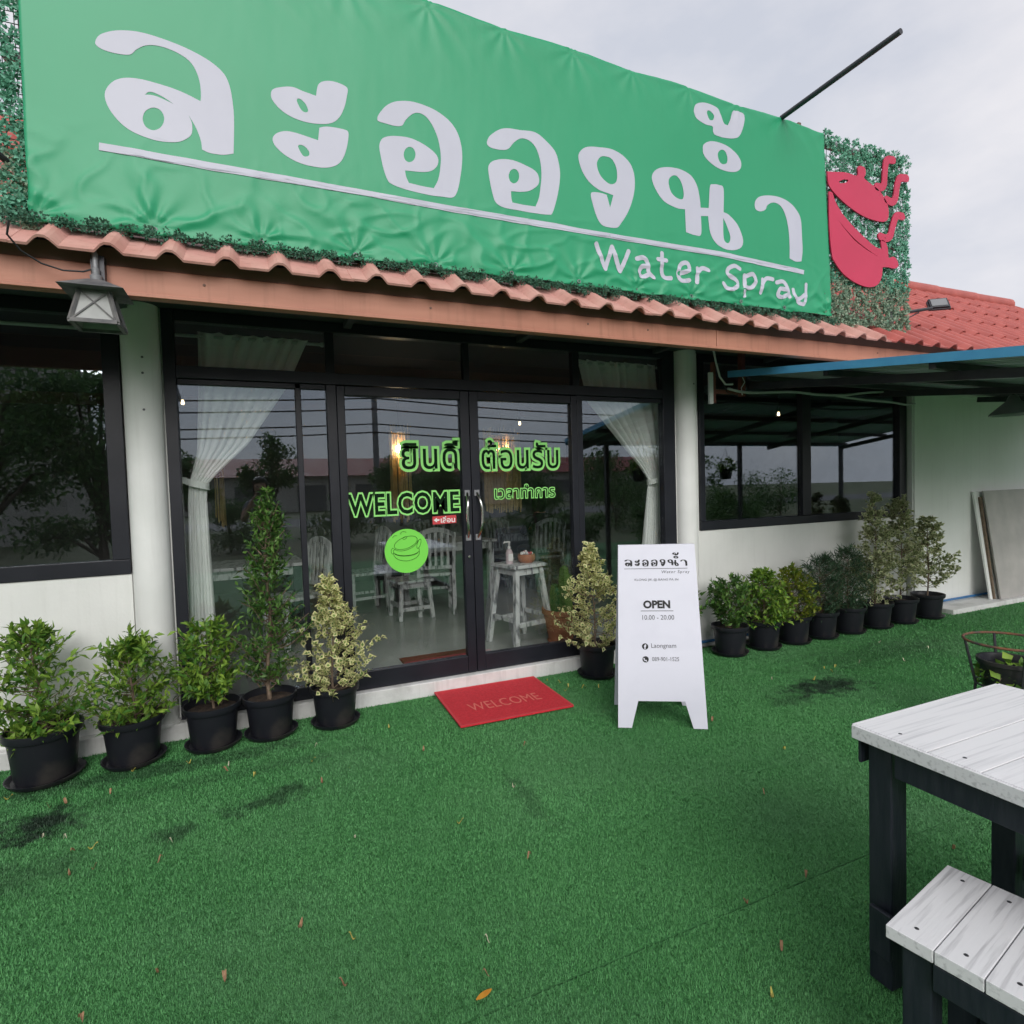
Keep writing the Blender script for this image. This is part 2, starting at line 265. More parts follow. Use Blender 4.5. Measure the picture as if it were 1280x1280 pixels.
# outlines of the hand-drawn lettering and emblem, in metres on the plane of the sign (x, z; a third value marks a corner)
LETTERS = [[[(-0.592,3.507),(-0.573,3.547),(-0.524,3.578),(-0.467,3.596),(-0.4,3.603),(-0.319,3.597),(-0.245,3.585),(-0.17,3.563),(-0.113,3.536),(-0.07,3.498),(-0.05,3.444),(-0.041,3.371),(-0.039,3.285),(-0.048,3.131,1),(-0.092,3.116),(-0.151,3.113),(-0.185,3.123,1),(-0.188,3.162),(-0.205,3.217),(-0.235,3.273,1),(-0.223,3.239),(-0.223,3.202),(-0.235,3.173),(-0.275,3.142),(-0.322,3.129),(-0.386,3.126),(-0.458,3.142),(-0.509,3.172),(-0.55,3.223),(-0.567,3.275),(-0.559,3.317),(-0.526,3.36),(-0.481,3.383),(-0.428,3.391),(-0.365,3.389),(-0.292,3.381),(-0.236,3.368),(-0.181,3.349,1),(-0.178,3.382),(-0.18,3.434),(-0.193,3.484),(-0.219,3.524),(-0.265,3.549),(-0.32,3.56),(-0.366,3.558),(-0.403,3.545),(-0.435,3.519),(-0.454,3.496),(-0.477,3.486),(-0.529,3.482),(-0.572,3.488)],
 [(-0.337,3.232),(-0.352,3.192),(-0.383,3.17),(-0.413,3.179),(-0.424,3.213),(-0.41,3.252),(-0.378,3.274),(-0.348,3.266)],
 [(-0.41,3.325,1),(-0.394,3.341),(-0.372,3.343),(-0.335,3.331),(-0.295,3.31,1),(-0.35,3.326),(-0.381,3.33)]],
 [[(0.135,3.461),(0.149,3.487),(0.192,3.507),(0.24,3.518),(0.289,3.509),(0.351,3.501,1),(0.362,3.555),(0.386,3.581),(0.426,3.594),(0.471,3.593),(0.51,3.579),(0.507,3.538),(0.489,3.47),(0.458,3.411),(0.417,3.379),(0.36,3.363),(0.293,3.358),(0.229,3.368),(0.176,3.393),(0.141,3.43)],
 [(0.256,3.456),(0.271,3.468),(0.297,3.449),(0.309,3.418),(0.295,3.406),(0.274,3.416)]],
 [[(0.133,3.234),(0.148,3.267),(0.193,3.291),(0.247,3.293),(0.301,3.286),(0.352,3.279,1),(0.361,3.344,1),(0.393,3.357),(0.439,3.362),(0.485,3.362),(0.507,3.35),(0.499,3.286),(0.477,3.218),(0.443,3.173),(0.39,3.148),(0.329,3.141),(0.263,3.145),(0.199,3.166),(0.152,3.199)],
 [(0.253,3.225),(0.264,3.238),(0.288,3.232),(0.306,3.209),(0.3,3.189),(0.275,3.186)]],
 [[(0.662,3.457),(0.672,3.483),(0.71,3.533),(0.761,3.568),(0.83,3.587),(0.9,3.589),(0.989,3.573),(1.067,3.534),(1.112,3.481),(1.134,3.41),(1.137,3.335),(1.124,3.244),(1.101,3.151),(1.072,3.112),(1.012,3.105),(0.933,3.101),(0.806,3.11),(0.731,3.124),(0.705,3.143),(0.685,3.199),(0.67,3.28),(0.668,3.321),(0.685,3.357),(0.723,3.378),(0.785,3.39),(0.848,3.391),(0.917,3.372),(0.974,3.341),(0.995,3.308),(0.985,3.268),(0.951,3.237),(0.899,3.221),(0.803,3.212,1),(0.808,3.18),(0.822,3.149,1),(0.896,3.144),(0.963,3.144,1),(0.989,3.194),(1.004,3.259),(1.01,3.335),(0.997,3.42),(0.967,3.487),(0.929,3.528),(0.885,3.537),(0.846,3.516),(0.813,3.478),(0.796,3.45),(0.756,3.439),(0.707,3.441),(0.668,3.444)],
 [(0.865,3.309),(0.854,3.278),(0.83,3.261),(0.807,3.268),(0.799,3.296),(0.81,3.327),(0.833,3.344),(0.856,3.337)]],
 [[(1.292,3.468),(1.313,3.505),(1.372,3.552),(1.43,3.572),(1.503,3.578),(1.608,3.587),(1.684,3.549),(1.744,3.494),(1.768,3.404),(1.765,3.321),(1.743,3.222),(1.709,3.128),(1.678,3.112),(1.578,3.106),(1.473,3.106),(1.386,3.107),(1.336,3.127),(1.314,3.188),(1.298,3.276),(1.297,3.328),(1.323,3.361),(1.381,3.385),(1.453,3.393),(1.527,3.382),(1.601,3.359),(1.624,3.323),(1.617,3.281),(1.567,3.239),(1.507,3.219),(1.436,3.21,1),(1.436,3.177),(1.442,3.145,1),(1.519,3.144),(1.595,3.147,1),(1.619,3.201),(1.633,3.271),(1.642,3.353),(1.634,3.432),(1.606,3.5),(1.561,3.531),(1.509,3.53),(1.464,3.497),(1.426,3.453),(1.382,3.438),(1.325,3.436),(1.297,3.446)],
 [(1.492,3.308),(1.481,3.276),(1.456,3.259),(1.433,3.267),(1.424,3.295),(1.435,3.327),(1.459,3.344),(1.483,3.336)]],
 [[(1.903,3.498),(1.921,3.543),(1.97,3.576),(2.054,3.591),(2.155,3.597),(2.241,3.571),(2.301,3.518),(2.323,3.436),(2.31,3.332),(2.266,3.224),(2.203,3.135),(2.176,3.11),(2.108,3.102),(2.057,3.113),(2.025,3.157),(1.997,3.237),(1.987,3.291),(2.012,3.306),(2.063,3.309),(2.105,3.305,1),(2.128,3.23,1),(2.154,3.31,1),(2.113,3.317),(2.046,3.327),(1.973,3.366),(1.925,3.426)],
 [(2.037,3.489),(2.06,3.529),(2.094,3.543),(2.145,3.538),(2.178,3.495),(2.187,3.44),(2.175,3.395),(2.132,3.377),(2.082,3.399),(2.049,3.436)]],
 [[(2.46,3.464),(2.472,3.512),(2.519,3.549),(2.602,3.572),(2.703,3.575),(2.789,3.551),(2.84,3.492),(2.861,3.415),(2.868,3.35,1),(2.939,3.359,1),(2.945,3.429),(2.955,3.513),(2.983,3.529),(3.037,3.533),(3.077,3.514),(3.074,3.353,1),(3.125,3.341),(3.199,3.289),(3.245,3.211),(3.249,3.155),(3.215,3.119),(3.139,3.097),(3.065,3.101),(2.992,3.133),(2.949,3.196),(2.933,3.303,1),(2.87,3.294,1),(2.868,3.17),(2.815,3.156),(2.737,3.165,1),(2.732,3.317,1),(2.663,3.314),(2.563,3.338),(2.499,3.393)],
 [(2.596,3.476),(2.617,3.513),(2.66,3.527),(2.701,3.495),(2.722,3.431),(2.713,3.383),(2.665,3.381),(2.615,3.413)],
 [(3.069,3.311,1),(3.096,3.273),(3.132,3.195),(3.121,3.151),(3.093,3.144),(3.07,3.179)]],
 [[(2.821,4.0),(2.837,4.035),(2.887,4.059),(2.958,4.066),(3.029,4.055),(3.056,4.02),(3.086,3.965),(3.122,3.959,1),(3.147,4.006),(3.167,4.063),(3.204,4.077),(3.27,4.068),(3.275,4.006),(3.239,3.921),(3.191,3.885),(3.099,3.868),(3.008,3.868),(2.986,3.888,1),(2.982,3.921),(2.919,3.921),(2.849,3.94),(2.824,3.974)],
 [(2.935,4.006),(2.957,4.021),(2.996,3.999),(2.988,3.966),(2.956,3.963)]],
 [[(2.894,3.747),(2.902,3.782),(2.953,3.813),(3.025,3.824),(3.116,3.816),(3.199,3.78),(3.241,3.732),(3.235,3.682),(3.187,3.652),(3.112,3.641),(3.021,3.649),(2.941,3.681),(2.901,3.714)],
 [(3.027,3.739),(3.051,3.774),(3.088,3.779),(3.114,3.743),(3.11,3.7),(3.076,3.683),(3.044,3.694)]],
 [[(3.368,3.451),(3.379,3.488),(3.424,3.522),(3.514,3.543),(3.615,3.547),(3.707,3.529),(3.779,3.489),(3.831,3.422),(3.844,3.282),(3.849,3.193),(3.837,3.109,1),(3.773,3.1),(3.711,3.115,1),(3.712,3.204),(3.703,3.321),(3.674,3.42),(3.624,3.485),(3.553,3.499),(3.493,3.471),(3.472,3.435),(3.422,3.414),(3.38,3.421)]],
 [[(-0.599,3.069,1),(-0.094,3.068,1),(0.56,3.067,1),(1.064,3.063,1),(1.731,3.067,1),(1.89,3.063,1),(3.028,3.075,1),(3.864,3.047,1),(3.857,3.013,1),(3.027,3.038,1),(1.889,3.032,1),(1.73,3.029,1),(1.063,3.029,1),(0.559,3.037,1),(-0.136,3.03,1),(-0.601,3.035,1)]]]
STROKES = [[[(2.017,2.984,1),(2.076,2.834,1),(2.133,2.981,1),(2.19,2.835,1),(2.264,2.973,1)]],
 [[(2.326,2.933),(2.382,2.946),(2.414,2.914),(2.42,2.856),(2.46,2.828)],
 [(2.413,2.897),(2.365,2.886),(2.344,2.847),(2.371,2.821),(2.42,2.843)]],
 [[(2.53,2.995),(2.527,2.882),(2.551,2.838),(2.605,2.841)],
 [(2.496,2.951),(2.562,2.95)]],
 [[(2.67,2.879),(2.754,2.91),(2.741,2.956),(2.689,2.942),(2.662,2.878),(2.686,2.834),(2.752,2.841)]],
 [[(2.822,2.836),(2.831,2.933)],
 [(2.827,2.902),(2.872,2.938),(2.925,2.93)]],
 [[(3.216,2.977),(3.165,2.991),(3.108,2.964),(3.102,2.924),(3.169,2.896),(3.195,2.864),(3.149,2.826),(3.087,2.823),(3.056,2.855)]],
 [[(3.256,2.792),(3.259,2.935)],
 [(3.259,2.925),(3.336,2.951),(3.365,2.904),(3.325,2.857),(3.267,2.85)]],
 [[(3.412,2.83),(3.434,2.927)],
 [(3.425,2.892),(3.474,2.939),(3.534,2.938)]],
 [[(3.574,2.921),(3.646,2.936),(3.687,2.889),(3.707,2.831)],
 [(3.676,2.88),(3.614,2.881),(3.593,2.834),(3.634,2.821),(3.686,2.844)]],
 [[(3.745,2.888),(3.757,2.837),(3.801,2.823),(3.868,2.863)],
 [(3.884,2.941),(3.878,2.849),(3.854,2.792),(3.807,2.791),(3.782,2.815)]]]
POT_LOGO = [[[(4.117,3.827,1),(4.205,3.839),(4.325,3.858),(4.437,3.855),(4.468,3.868),(4.464,3.922),(4.499,3.942),(4.552,3.932),(4.557,3.884),(4.54,3.854),(4.614,3.825),(4.721,3.788),(4.807,3.718),(4.84,3.638),(4.817,3.564),(4.719,3.541),(4.548,3.55),(4.383,3.592),(4.242,3.651),(4.144,3.714),(4.122,3.764)],
 [(4.244,3.772,1),(4.304,3.8),(4.355,3.803),(4.324,3.78),(4.264,3.763)]],
 [[(4.134,3.679,1),(4.173,3.673),(4.202,3.617),(4.281,3.535),(4.402,3.458),(4.547,3.383),(4.674,3.33),(4.75,3.326,1),(4.744,3.389),(4.794,3.389),(4.827,3.337),(4.837,3.267),(4.893,3.281),(4.938,3.265),(4.96,3.217),(4.915,3.187),(4.826,3.186),(4.76,3.178,1),(4.748,3.098),(4.694,3.028),(4.586,2.998),(4.439,3.014),(4.296,3.066),(4.197,3.143),(4.162,3.199),(4.14,3.351),(4.132,3.511)],
 [(4.221,3.482,1),(4.401,3.37),(4.546,3.307),(4.713,3.253,1),(4.546,3.299),(4.401,3.359)]]]
STEAM = [[(4.902,4.066),(4.82,4.046),(4.798,3.957),(4.786,3.856),(4.753,3.819),(4.695,3.815)],
 [(5.073,3.951),(4.986,3.935),(4.952,3.871),(4.929,3.767),(4.884,3.724),(4.812,3.733)],
 [(5.019,3.628),(4.94,3.618),(4.895,3.533),(4.861,3.449),(4.805,3.419),(4.735,3.424)]]
# ------------------------------------------------------------------ ground, road, turf
def stain_group():
    g = bpy.data.node_groups.new('turf_stains', 'ShaderNodeTree')
    g.interface.new_socket('Fac', in_out='OUTPUT', socket_type='NodeSocketFloat')
    o = N(g, 'NodeGroupOutput'); ge = N(g, 'ShaderNodeNewGeometry')
    nz = N(g, 'ShaderNodeTexNoise'); nz.inputs['Scale'].default_value = 11; nz.inputs['Detail'].default_value = 8; nz.inputs['Roughness'].default_value = .65
    g.links.new(ge.outputs['Position'], nz.inputs['Vector'])
    cur = None
    # x, y, radius x, radius y, strength : damp soil marks on the turf
    for x, y, rx, ry, k in ((-.97, 3.17, .17, .16, .92), (-.06, 2.92, .17, .08, .62), (.07, 2.99, .11, .08, .62), (-.40, 2.82, .10, .07, .55), (-.95, 2.75, .25, .14, .35),
                            (3.55, 2.78, .36, .16, .88), (3.15, 2.72, .2, .1, .4), (-.2, 3.3, .9, .06, .25), (4.6, 3.1, .9, .25, .35), (1.08, 2.42, .05, .28, .3), (-.6, 3.55, .9, .10, .55)):
        mp = N(g, 'ShaderNodeMapping'); mp.inputs['Location'].default_value = (-x/rx, -y/ry, 0); mp.inputs['Scale'].default_value = (1/rx, 1/ry, 0)
        g.links.new(ge.outputs['Position'], mp.inputs[0])
        ln = N(g, 'ShaderNodeVectorMath', operation='LENGTH'); g.links.new(mp.outputs[0], ln.inputs[0])
        ad = N(g, 'ShaderNodeMath', operation='MULTIPLY_ADD'); ad.inputs[1].default_value = 3.4; g.links.new(nz.outputs[0], ad.inputs[0]); g.links.new(ln.outputs['Value'], ad.inputs[2])
        mr = N(g, 'ShaderNodeMapRange', interpolation_type='SMOOTHSTEP'); mr.inputs[1].default_value = 2.0; mr.inputs[2].default_value = 3.0; mr.inputs[3].default_value = k; mr.inputs[4].default_value = 0
        g.links.new(ad.outputs[0], mr.inputs[0])
        if cur is None: cur = mr.outputs[0]
        else:
            m = N(g, 'ShaderNodeMath', operation='MAXIMUM'); g.links.new(cur, m.inputs[0]); g.links.new(mr.outputs[0], m.inputs[1]); cur = m.outputs[0]
    g.links.new(cur, o.inputs[0]); return g
SG = stain_group()
def turfmat(name, c0, c1, blades):
    m = bpy.data.materials.new(name); m.use_nodes = True; t = m.node_tree; b = t.nodes['Principled BSDF']
    g = N(t, 'ShaderNodeNewGeometry'); mc = N(t, 'ShaderNodeMix', data_type='RGBA')
    mc.inputs[6].default_value = (*c0, 1); mc.inputs[7].default_value = (*c1, 1)
    nz = N(t, 'ShaderNodeTexNoise'); nz.inputs['Scale'].default_value = 1.3 if blades else 140; nz.inputs['Detail'].default_value = 6
    t.links.new(g.outputs['Position'], nz.inputs['Vector'])
    if blades:
        ad = N(t, 'ShaderNodeMath', operation='MULTIPLY_ADD'); ad.inputs[1].default_value = .75; ad.use_clamp = True
        sb = N(t, 'ShaderNodeMath', operation='SUBTRACT'); sb.inputs[1].default_value = .32; t.links.new(nz.outputs[0], sb.inputs[0])
        t.links.new(g.outputs['Random Per Island'], ad.inputs[0]); t.links.new(sb.outputs[0], ad.inputs[2]); t.links.new(ad.outputs[0], mc.inputs[0])
    else: t.links.new(nz.outputs[0], mc.inputs[0])
    # worn, greyer patches where people walk
    nw = N(t, 'ShaderNodeTexNoise'); nw.inputs['Scale'].default_value = .9; nw.inputs['Detail'].default_value = 7; nw.inputs['Roughness'].default_value = .6; t.links.new(g.outputs['Position'], nw.inputs['Vector'])
    rw = N(t, 'ShaderNodeMapRange'); rw.inputs[1].default_value = .45; rw.inputs[2].default_value = .72; rw.inputs[4].default_value = .75; t.links.new(nw.outputs[0], rw.inputs[0])
    mw = N(t, 'ShaderNodeMix', data_type='RGBA'); mw.inputs[7].default_value = (.105, .255, .11, 1); t.links.new(rw.outputs[0], mw.inputs[0]); t.links.new(mc.outputs[2], mw.inputs[6]); mc = mw
    st = N(t, 'ShaderNodeGroup'); st.node_tree = SG
    m2 = N(t, 'ShaderNodeMix', data_type='RGBA'); m2.inputs[7].default_value = (.012, .020, .016, 1)
    t.links.new(st.outputs[0], m2.inputs[0]); t.links.new(mc.outputs[2], m2.inputs[6]); t.links.new(m2.outputs[2], b.inputs['Base Color'])
    b.inputs['Roughness'].default_value = .55 if blades else .8; b.inputs['Specular IOR Level'].default_value = .25
    return m
M['turf'] = turfmat('turf_backing', (.03, .13, .04), (.07, .22, .075), False)
M['blade'] = turfmat('turf_blade', (.046, .195, .055), (.125, .365, .125), True)
M['ground'] = mat('dry_verge_ground', (.055, .09, .03), .9, (.13, .13, .07), scale=.4, detail=8)
M['asphalt'] = mat('asphalt', (.10, .10, .105), .85, (.14, .14, .14), scale=.6)
tag(MB().box(-250, 250, -300, 60, -.6, -.012).build('ground', M['ground']), kind='structure')
tag(MB().box(-250, 250, -29, -20, -.011, 0.0).build('road', M['asphalt']), kind='structure')
# strips of turf laid side by side, with narrow open joints
SEAMS = [(-4.5, -.75), (-.744, 1.445), (1.4515, 3.925)]
for a, b in SEAMS:
    mb = MB(); mb.box(-4.5, 11.5, a, b, -.011, .004)
    tag(mb.build('turf_strip', M['turf']), kind='structure')
rng = np.random.default_rng(3)
def blades():
    P = []; S = []
    def area(x0, x1, y0, y1, dens, sc_):
        n = int((x1-x0)*(y1-y0)*dens); p = np.empty((n, 2)); p[:, 0] = rng.uniform(x0, x1, n); p[:, 1] = rng.uniform(y0, y1, n)
        P.append(p); S.append(np.full(n, sc_))
    area(-1.2, 2.4, .9, 2.0, 88000, 1.0); area(-1.9, 3.4, 2.0, 2.8, 56000, 1.2); area(-2.4, 4.6, 2.8, 3.925, 32000, 1.5); area(4.6, 9.0, 2.3, 3.925, 9000, 1.9); area(3.4, 4.6, 2.0, 2.8, 22000, 1.3)
    area(2.4, 3.6, .9, 2.0, 50000, 1.15); area(3.6, 6.5, .9, 2.0, 12000, 1.6); area(4.6, 8, 2.0, 2.3, 9000, 1.9); area(-2.6, -1.2, .6, 2.0, 9000, 1.6); area(-1.2, 2.4, .2, .9, 12000, 1.4)
    P = np.concatenate(P); S = np.concatenate(S)
    keep = (np.abs(P[:, 1]-1.448) > .0045); P, S = P[keep], S[keep]
    n = len(P)
    # loose clumping: blades lean with a slow swirl, so that the pile shows tufts
    ang = rng.uniform(0, 2*np.pi, n)
    lean = rng.uniform(.25, 1.1, n); L = rng.uniform(.006, .0125, n)*S**.5; W = rng.uniform(.0011, .0021, n)*S
    clump = np.sin(P[:, 0]*95+np.sin(P[:, 1]*60)*1.7)*np.sin(P[:, 1]*105+np.sin(P[:, 0]*70)*1.9)
    L *= 1+.35*clump
    dx, dy = np.cos(ang)*np.sin(lean)*L, np.sin(ang)*np.sin(lean)*L; dz = np.cos(lean)*L
    px, py = -np.sin(ang)*W, np.cos(ang)*W
    v = np.empty((n, 3, 3)); v[:, :, 0] = P[:, :1]; v[:, :, 1] = P[:, 1:]; v[:, :, 2] = .004
    v[:, 0, 0] -= px; v[:, 0, 1] -= py; v[:, 1, 0] += px; v[:, 1, 1] += py
    v[:, 2, 0] += dx; v[:, 2, 1] += dy; v[:, 2, 2] += dz
    me = bpy.data.meshes.new('turf_blades'); me.vertices.add(n*3); me.loops.add(n*3); me.polygons.add(n)
    me.vertices.foreach_set('co', v.ravel()); me.loops.foreach_set('vertex_index', np.arange(n*3))
    me.polygons.foreach_set('loop_start', np.arange(n)*3); me.update(calc_edges=True); me.materials.append(M['blade'])
    return tag(link('artificial_grass', me), 'short green plastic grass blades of the turf carpet', 'artificial grass', kind='stuff')
blades()

# ------------------------------------------------------------------ the restaurant
B = thing('restaurant_building', 'single-storey white restaurant with red tiled roof and black-framed glass shopfront', 'building', (0, 4, 0))
def PB(name, mat_, *a, bevel=.003):      # a part of the building, given in world coordinates
    o = BOX(name, mat_, B, *a, bevel=bevel); o.location = (0, -4, 0); return o
def PM(mb, name, mat_, parent=None, **k):
    o = mb.build(name, mat_, parent or B, **k)
    if parent is None: o.location = (0, -4, 0)
    return o
PB('wall', M['wall'], -3.6, -.712, 3.985, 4.085, .02, 1.018)
PB('wall', M['wall'], 3.50, 6.365, 3.985, 4.085, .0, 1.03)
PB('wall', M['wall'], -.712, -.50, 4.0, 4.085, .02, 2.95)
PB('wall', M['wall'], 3.28, 3.545, 4.0, 4.085, .02, 2.95)
PB('wall', M['wall_cool'], 6.385, 12.0, 3.93, 4.085, .0, 2.32)
PB('corner_trim', M['wall_cool'], 6.40, 6.475, 3.915, 3.929, .06, 2.315)
PB('wall_cap', M['wall_cool'], 6.37, 12.0, 3.918, 4.0, 2.322, 2.36)
PB('wall', M['inner'], -3.6, -3.5, 4.09, 9, .1, 2.9)
PB('wall', M['inner'], 12.0, 12.1, 4.0, 9, .1, 2.9)
PB('wall', M['inner'], -3.6, 12.1, 9.0, 9.1, .0, 2.9)
PB('upper_wall', M['soffit'], -3.6, 12.1, 4.09, 4.15, 2.76, 3.1)
PB('floor', M['floor_in'], -3.49, 11.99, 4.0, 8.99, -.05, .098)
PB('ceiling', M['ceil'], -3.49, 11.99, 4.10, 8.99, 2.80, 2.86)
PB('step', M['plinth'], -3.6, 3.30, 3.925, 3.999, -.05, .105, bevel=.006)
PB('ledge', M['plinth'], 6.55, 12.0, 3.62, 3.928, -.05, .055, bevel=.006)
for x in (-.608, 3.402):
    mb = MB(); mb.lathe([(.0, .1), (.112, .1), (.112, .112), (.1, .12), (.1, 2.76), (0, 2.76)], (x, 4.0, 0), 40)
    c = PM(mb, 'column', M['column'], smooth=True)
    for dz, dx in ((2.27, .02), (1.97, .015), (2.18, .018)) if x < 0 else ((2.3, .02),):
        mb = MB(); mb.lathe([(0, 0), (.006, 0), (.007, .004), (0, .004)], (0, 0, 0), 10)
        s_ = mb.build('screw_hole', M['ink_g'], c); s_.rotation_euler = (R(90), 0, 0); s_.location = (x+dx, 4.0-.0985, dz)
# fascia, soffit
PB('fascia_board', M['fascia'], -3.6, 2.925, 3.10, 3.15, 2.370, 2.502, bevel=.006)
PB('fascia_board', M['fascia'], 2.929, 12.0, 3.10, 3.15, 2.370, 2.502, bevel=.006)
PB('fascia_lip', M['fascia'], -3.6, 12.0, 3.092, 3.0995, 2.373, 2.390, bevel=.002)
PB('upper_fascia', M['fascia_d'], -3.6, 12.0, 3.115, 3.14, 2.505, 2.585, bevel=.002)
for x in (.9, 1.9, 2.35, 4.6, -.2):
    mb = MB(); mb.lathe([(0, 0), (.007, 0), (.006, .003), (0, .004)], (0, 0, 0), 10)
    s_ = mb.build('screw', M['fascia_d'], B); s_.rotation_euler = (R(90), 0, 0); s_.location = (x, 3.10-4, 2.455)
mb = MB(); mb.box(-3.6, 12, 3.152, 4.09, 2.585, 2.62); PM(mb, 'soffit', M['soffit'])
for k in range(12):
    PB('soffit_batten', M['soffit'], -3.2+k*1.25, -3.15+k*1.25, 3.152, 3.97, 2.545, 2.584)
# tiled roof: every tile is its own piece
PIT = R(35); TW, TL = .4608, .53
EY, EZ = 3.02, 2.503          # eave line
def tile_mesh(m):
    prof = []
    for wv in range(2):
        o = wv*TW/2
        prof += [(o, 0), (o+.075, 0), (o+.102, .028), (o+.116, .037), (o+.140, .037), (o+.154, .028), (o+.181, 0)]
    prof.append((TW+.012, 0))
    mb = MB(); n = len(prof); T = .011
    for (y, dw) in ((0, .020), (TL+.06, .0)):
        for u, h in prof: mb.v.append((u, y, h+dw+T))
        for u, h in prof: mb.v.append((u, y, h+dw))
    a, b = 0, 2*n
    for i in range(n-1):
        mb.f.append((a+i, a+i+1, b+i+1, b+i)); mb.f.append((a+n+i+1, a+n+i, b+n+i, b+n+i+1)); mb.f.append((a+n+i, a+n+i+1, a+i+1, a+i)); mb.f.append((b+i, b+i+1, b+n+i+1, b+n+i))
    mb.f.append((a, b, b+n, a+n)); mb.f.append((a+n-1, a+2*n-1, b+2*n-1, b+n-1)); mb.m = [0]*len(mb.f)
    return mb.mesh('roof_tile', m)
TM = [tile_mesh(M['tile']), tile_mesh(M['tile_pale'])]
rr = random.Random(5)
for j in range(5):
    for i in range(-5, 26):
        me = TM[1] if (j == 0 and i < 12) else TM[0]
        o = link('roof_tile', me, B)
        o.location = (-.915+i*TW, EY+j*TL*math.cos(PIT)-4+rr.uniform(-.003, .003), EZ+j*TL*math.sin(PIT)+rr.uniform(-.002, .003)); o.rotation_euler = (PIT+rr.uniform(-.004, .004), 0, rr.uniform(-.002, .002))
YR = EY+5*TL*math.cos(PIT); ZR = EZ+5*TL*math.sin(PIT)
for i in range(-3, 13):
    mb = MB(); mb.tube([(0, 0, 0), (.96, 0, 0)], [.085, .092], 14)
    o = mb.build('ridge_tile', M['tile'], B, smooth=True); o.location = (-3.3+i*.93+2.0, YR-4+.02, ZR+.06)
mb = MB(); mb.quad((-3.3, 3.35, 2.62), (11.5, 3.35, 2.62), (11.5, YR, ZR-.09), (-3.3, YR, ZR-.09)); mb.quad((-3.3, 9.2, 2.62), (-3.3, YR+.03, ZR+.02), (11.5, YR+.03, ZR+.02), (11.5, 9.2, 2.62))
PM(mb, 'roof_underlay', M['fascia_d'])
# windows: frame > pane
def window(bars, panes, name='window_frame'):
    mb = MB()
    for (x0, x1, z0, z1, *yy) in bars:
        y0, y1 = yy if yy else (3.975, 4.045)
        mb.box(x0, x1, y0, y1, z0, z1)
    f = PM(mb, name, M['frame'], bevel=.003)
    for (x0, x1, z0, z1, y) in panes:
        p = MB().box(x0, x1, y, y+.006, z0, z1).build('pane', M['glass'], f)
    return f
window([(-3.5, -.714, 1.02, 1.105), (-.800, -.714, 1.107, 2.58), (-3.5, -3.42, 1.107, 2.58), (-3.418, -.802, 2.51, 2.58), (-2.14, -2.06, 1.107, 2.508, 3.985, 4.035)],
       [(-2.058, -.802, 1.107, 2.508, 4.012), (-3.418, -2.142, 1.107, 2.508, 4.012)])
window([(3.546, 6.366, 1.032, 1.11), (3.546, 3.60, 1.112, 2.58), (6.25, 6.366, 1.112, 2.58), (3.602, 6.248, 2.51, 2.58), (4.81, 4.925, 1.112, 2.508, 3.98, 4.04)],
       [(3.602, 4.808, 1.112, 2.508, 4.012), (4.927, 6.248, 1.112, 2.508, 4.012)])
window([(-.498, -.433, .107, 2.58), (3.155, 3.278, .107, 2.58), (-.431, 3.153, 2.175, 2.25), (-.431, 3.153, 2.515, 2.58),
        (.425, .487, .107, 2.173), (2.315, 2.365, .107, 2.173), (-.431, .423, .107, .19), (2.367, 3.153, .107, .19),
        (.43, .485, 2.252, 2.513, 3.985, 4.035), (1.385, 1.43, 2.252, 2.513, 3.985, 4.035), (2.29, 2.35, 2.252, 2.513, 3.985, 4.035),
        (.232, .268, .192, 2.173, 3.99, 4.03), (-.431, .423, 2.14, 2.173, 3.99, 4.03), (2.367, 3.153, 2.14, 2.173, 3.99, 4.03)],
       [(-.431, .230, .192, 2.138, 4.010), (.270, .423, .192, 2.138, 4.010), (2.367, 3.153, .192, 2.138, 4.010),
        (-.431, .428, 2.252, 2.513, 4.010), (.487, 1.383, 2.252, 2.513, 4.010), (1.432, 2.288, 2.252, 2.513, 4.010), (2.352, 3.153, 2.252, 2.513, 4.010)], 'shopfront_frame')

# text set in the built-in font (its fallback carries Thai)
def text_mesh(body, offset=0, shear=0, res=3, space=1):
    c = bpy.data.curves.new('lettering', 'FONT'); c.body = body; c.size = 1; c.offset = offset; c.resolution_u = res; c.shear = shear; c.space_character = space
    o = bpy.data.objects.new('lettering', c); COL.objects.link(o); bpy.context.view_layer.update()
    me = bpy.data.meshes.new_from_object(o.evaluated_get(bpy.context.evaluated_depsgraph_get()))
    bpy.data.objects.remove(o); bpy.data.curves.remove(c); return me
def text_bounds(me):
    a = np.empty(len(me.vertices)*3); me.vertices.foreach_get('co', a); a = a.reshape(-1, 3); return a[:, 0].min(), a[:, 0].max(), a[:, 1].min(), a[:, 1].max()
def put_text(body, name, mat_, parent, fn, x0, x1, z0, z1, offset=0, ref=None, shear=0, space=1):
    """fit the ink box of the text to x0..x1, z0..z1 and map (x, z) to 3D with fn"""
    me = text_mesh(body, offset, shear, space=space); bx = ref or text_bounds(me); sx = (x1-x0)/(bx[1]-bx[0]); sz = (z1-z0)/(bx[3]-bx[2])
    for v in me.vertices: v.co = fn(x0+(v.co.x-bx[0])*sx, z0+(v.co.y-bx[2])*sz)
    me.materials.clear(); me.materials.append(mat_); me.update(); o = link(name, me, parent); return o, bx
def front(y): return lambda x, z: Vector((x, y, z))

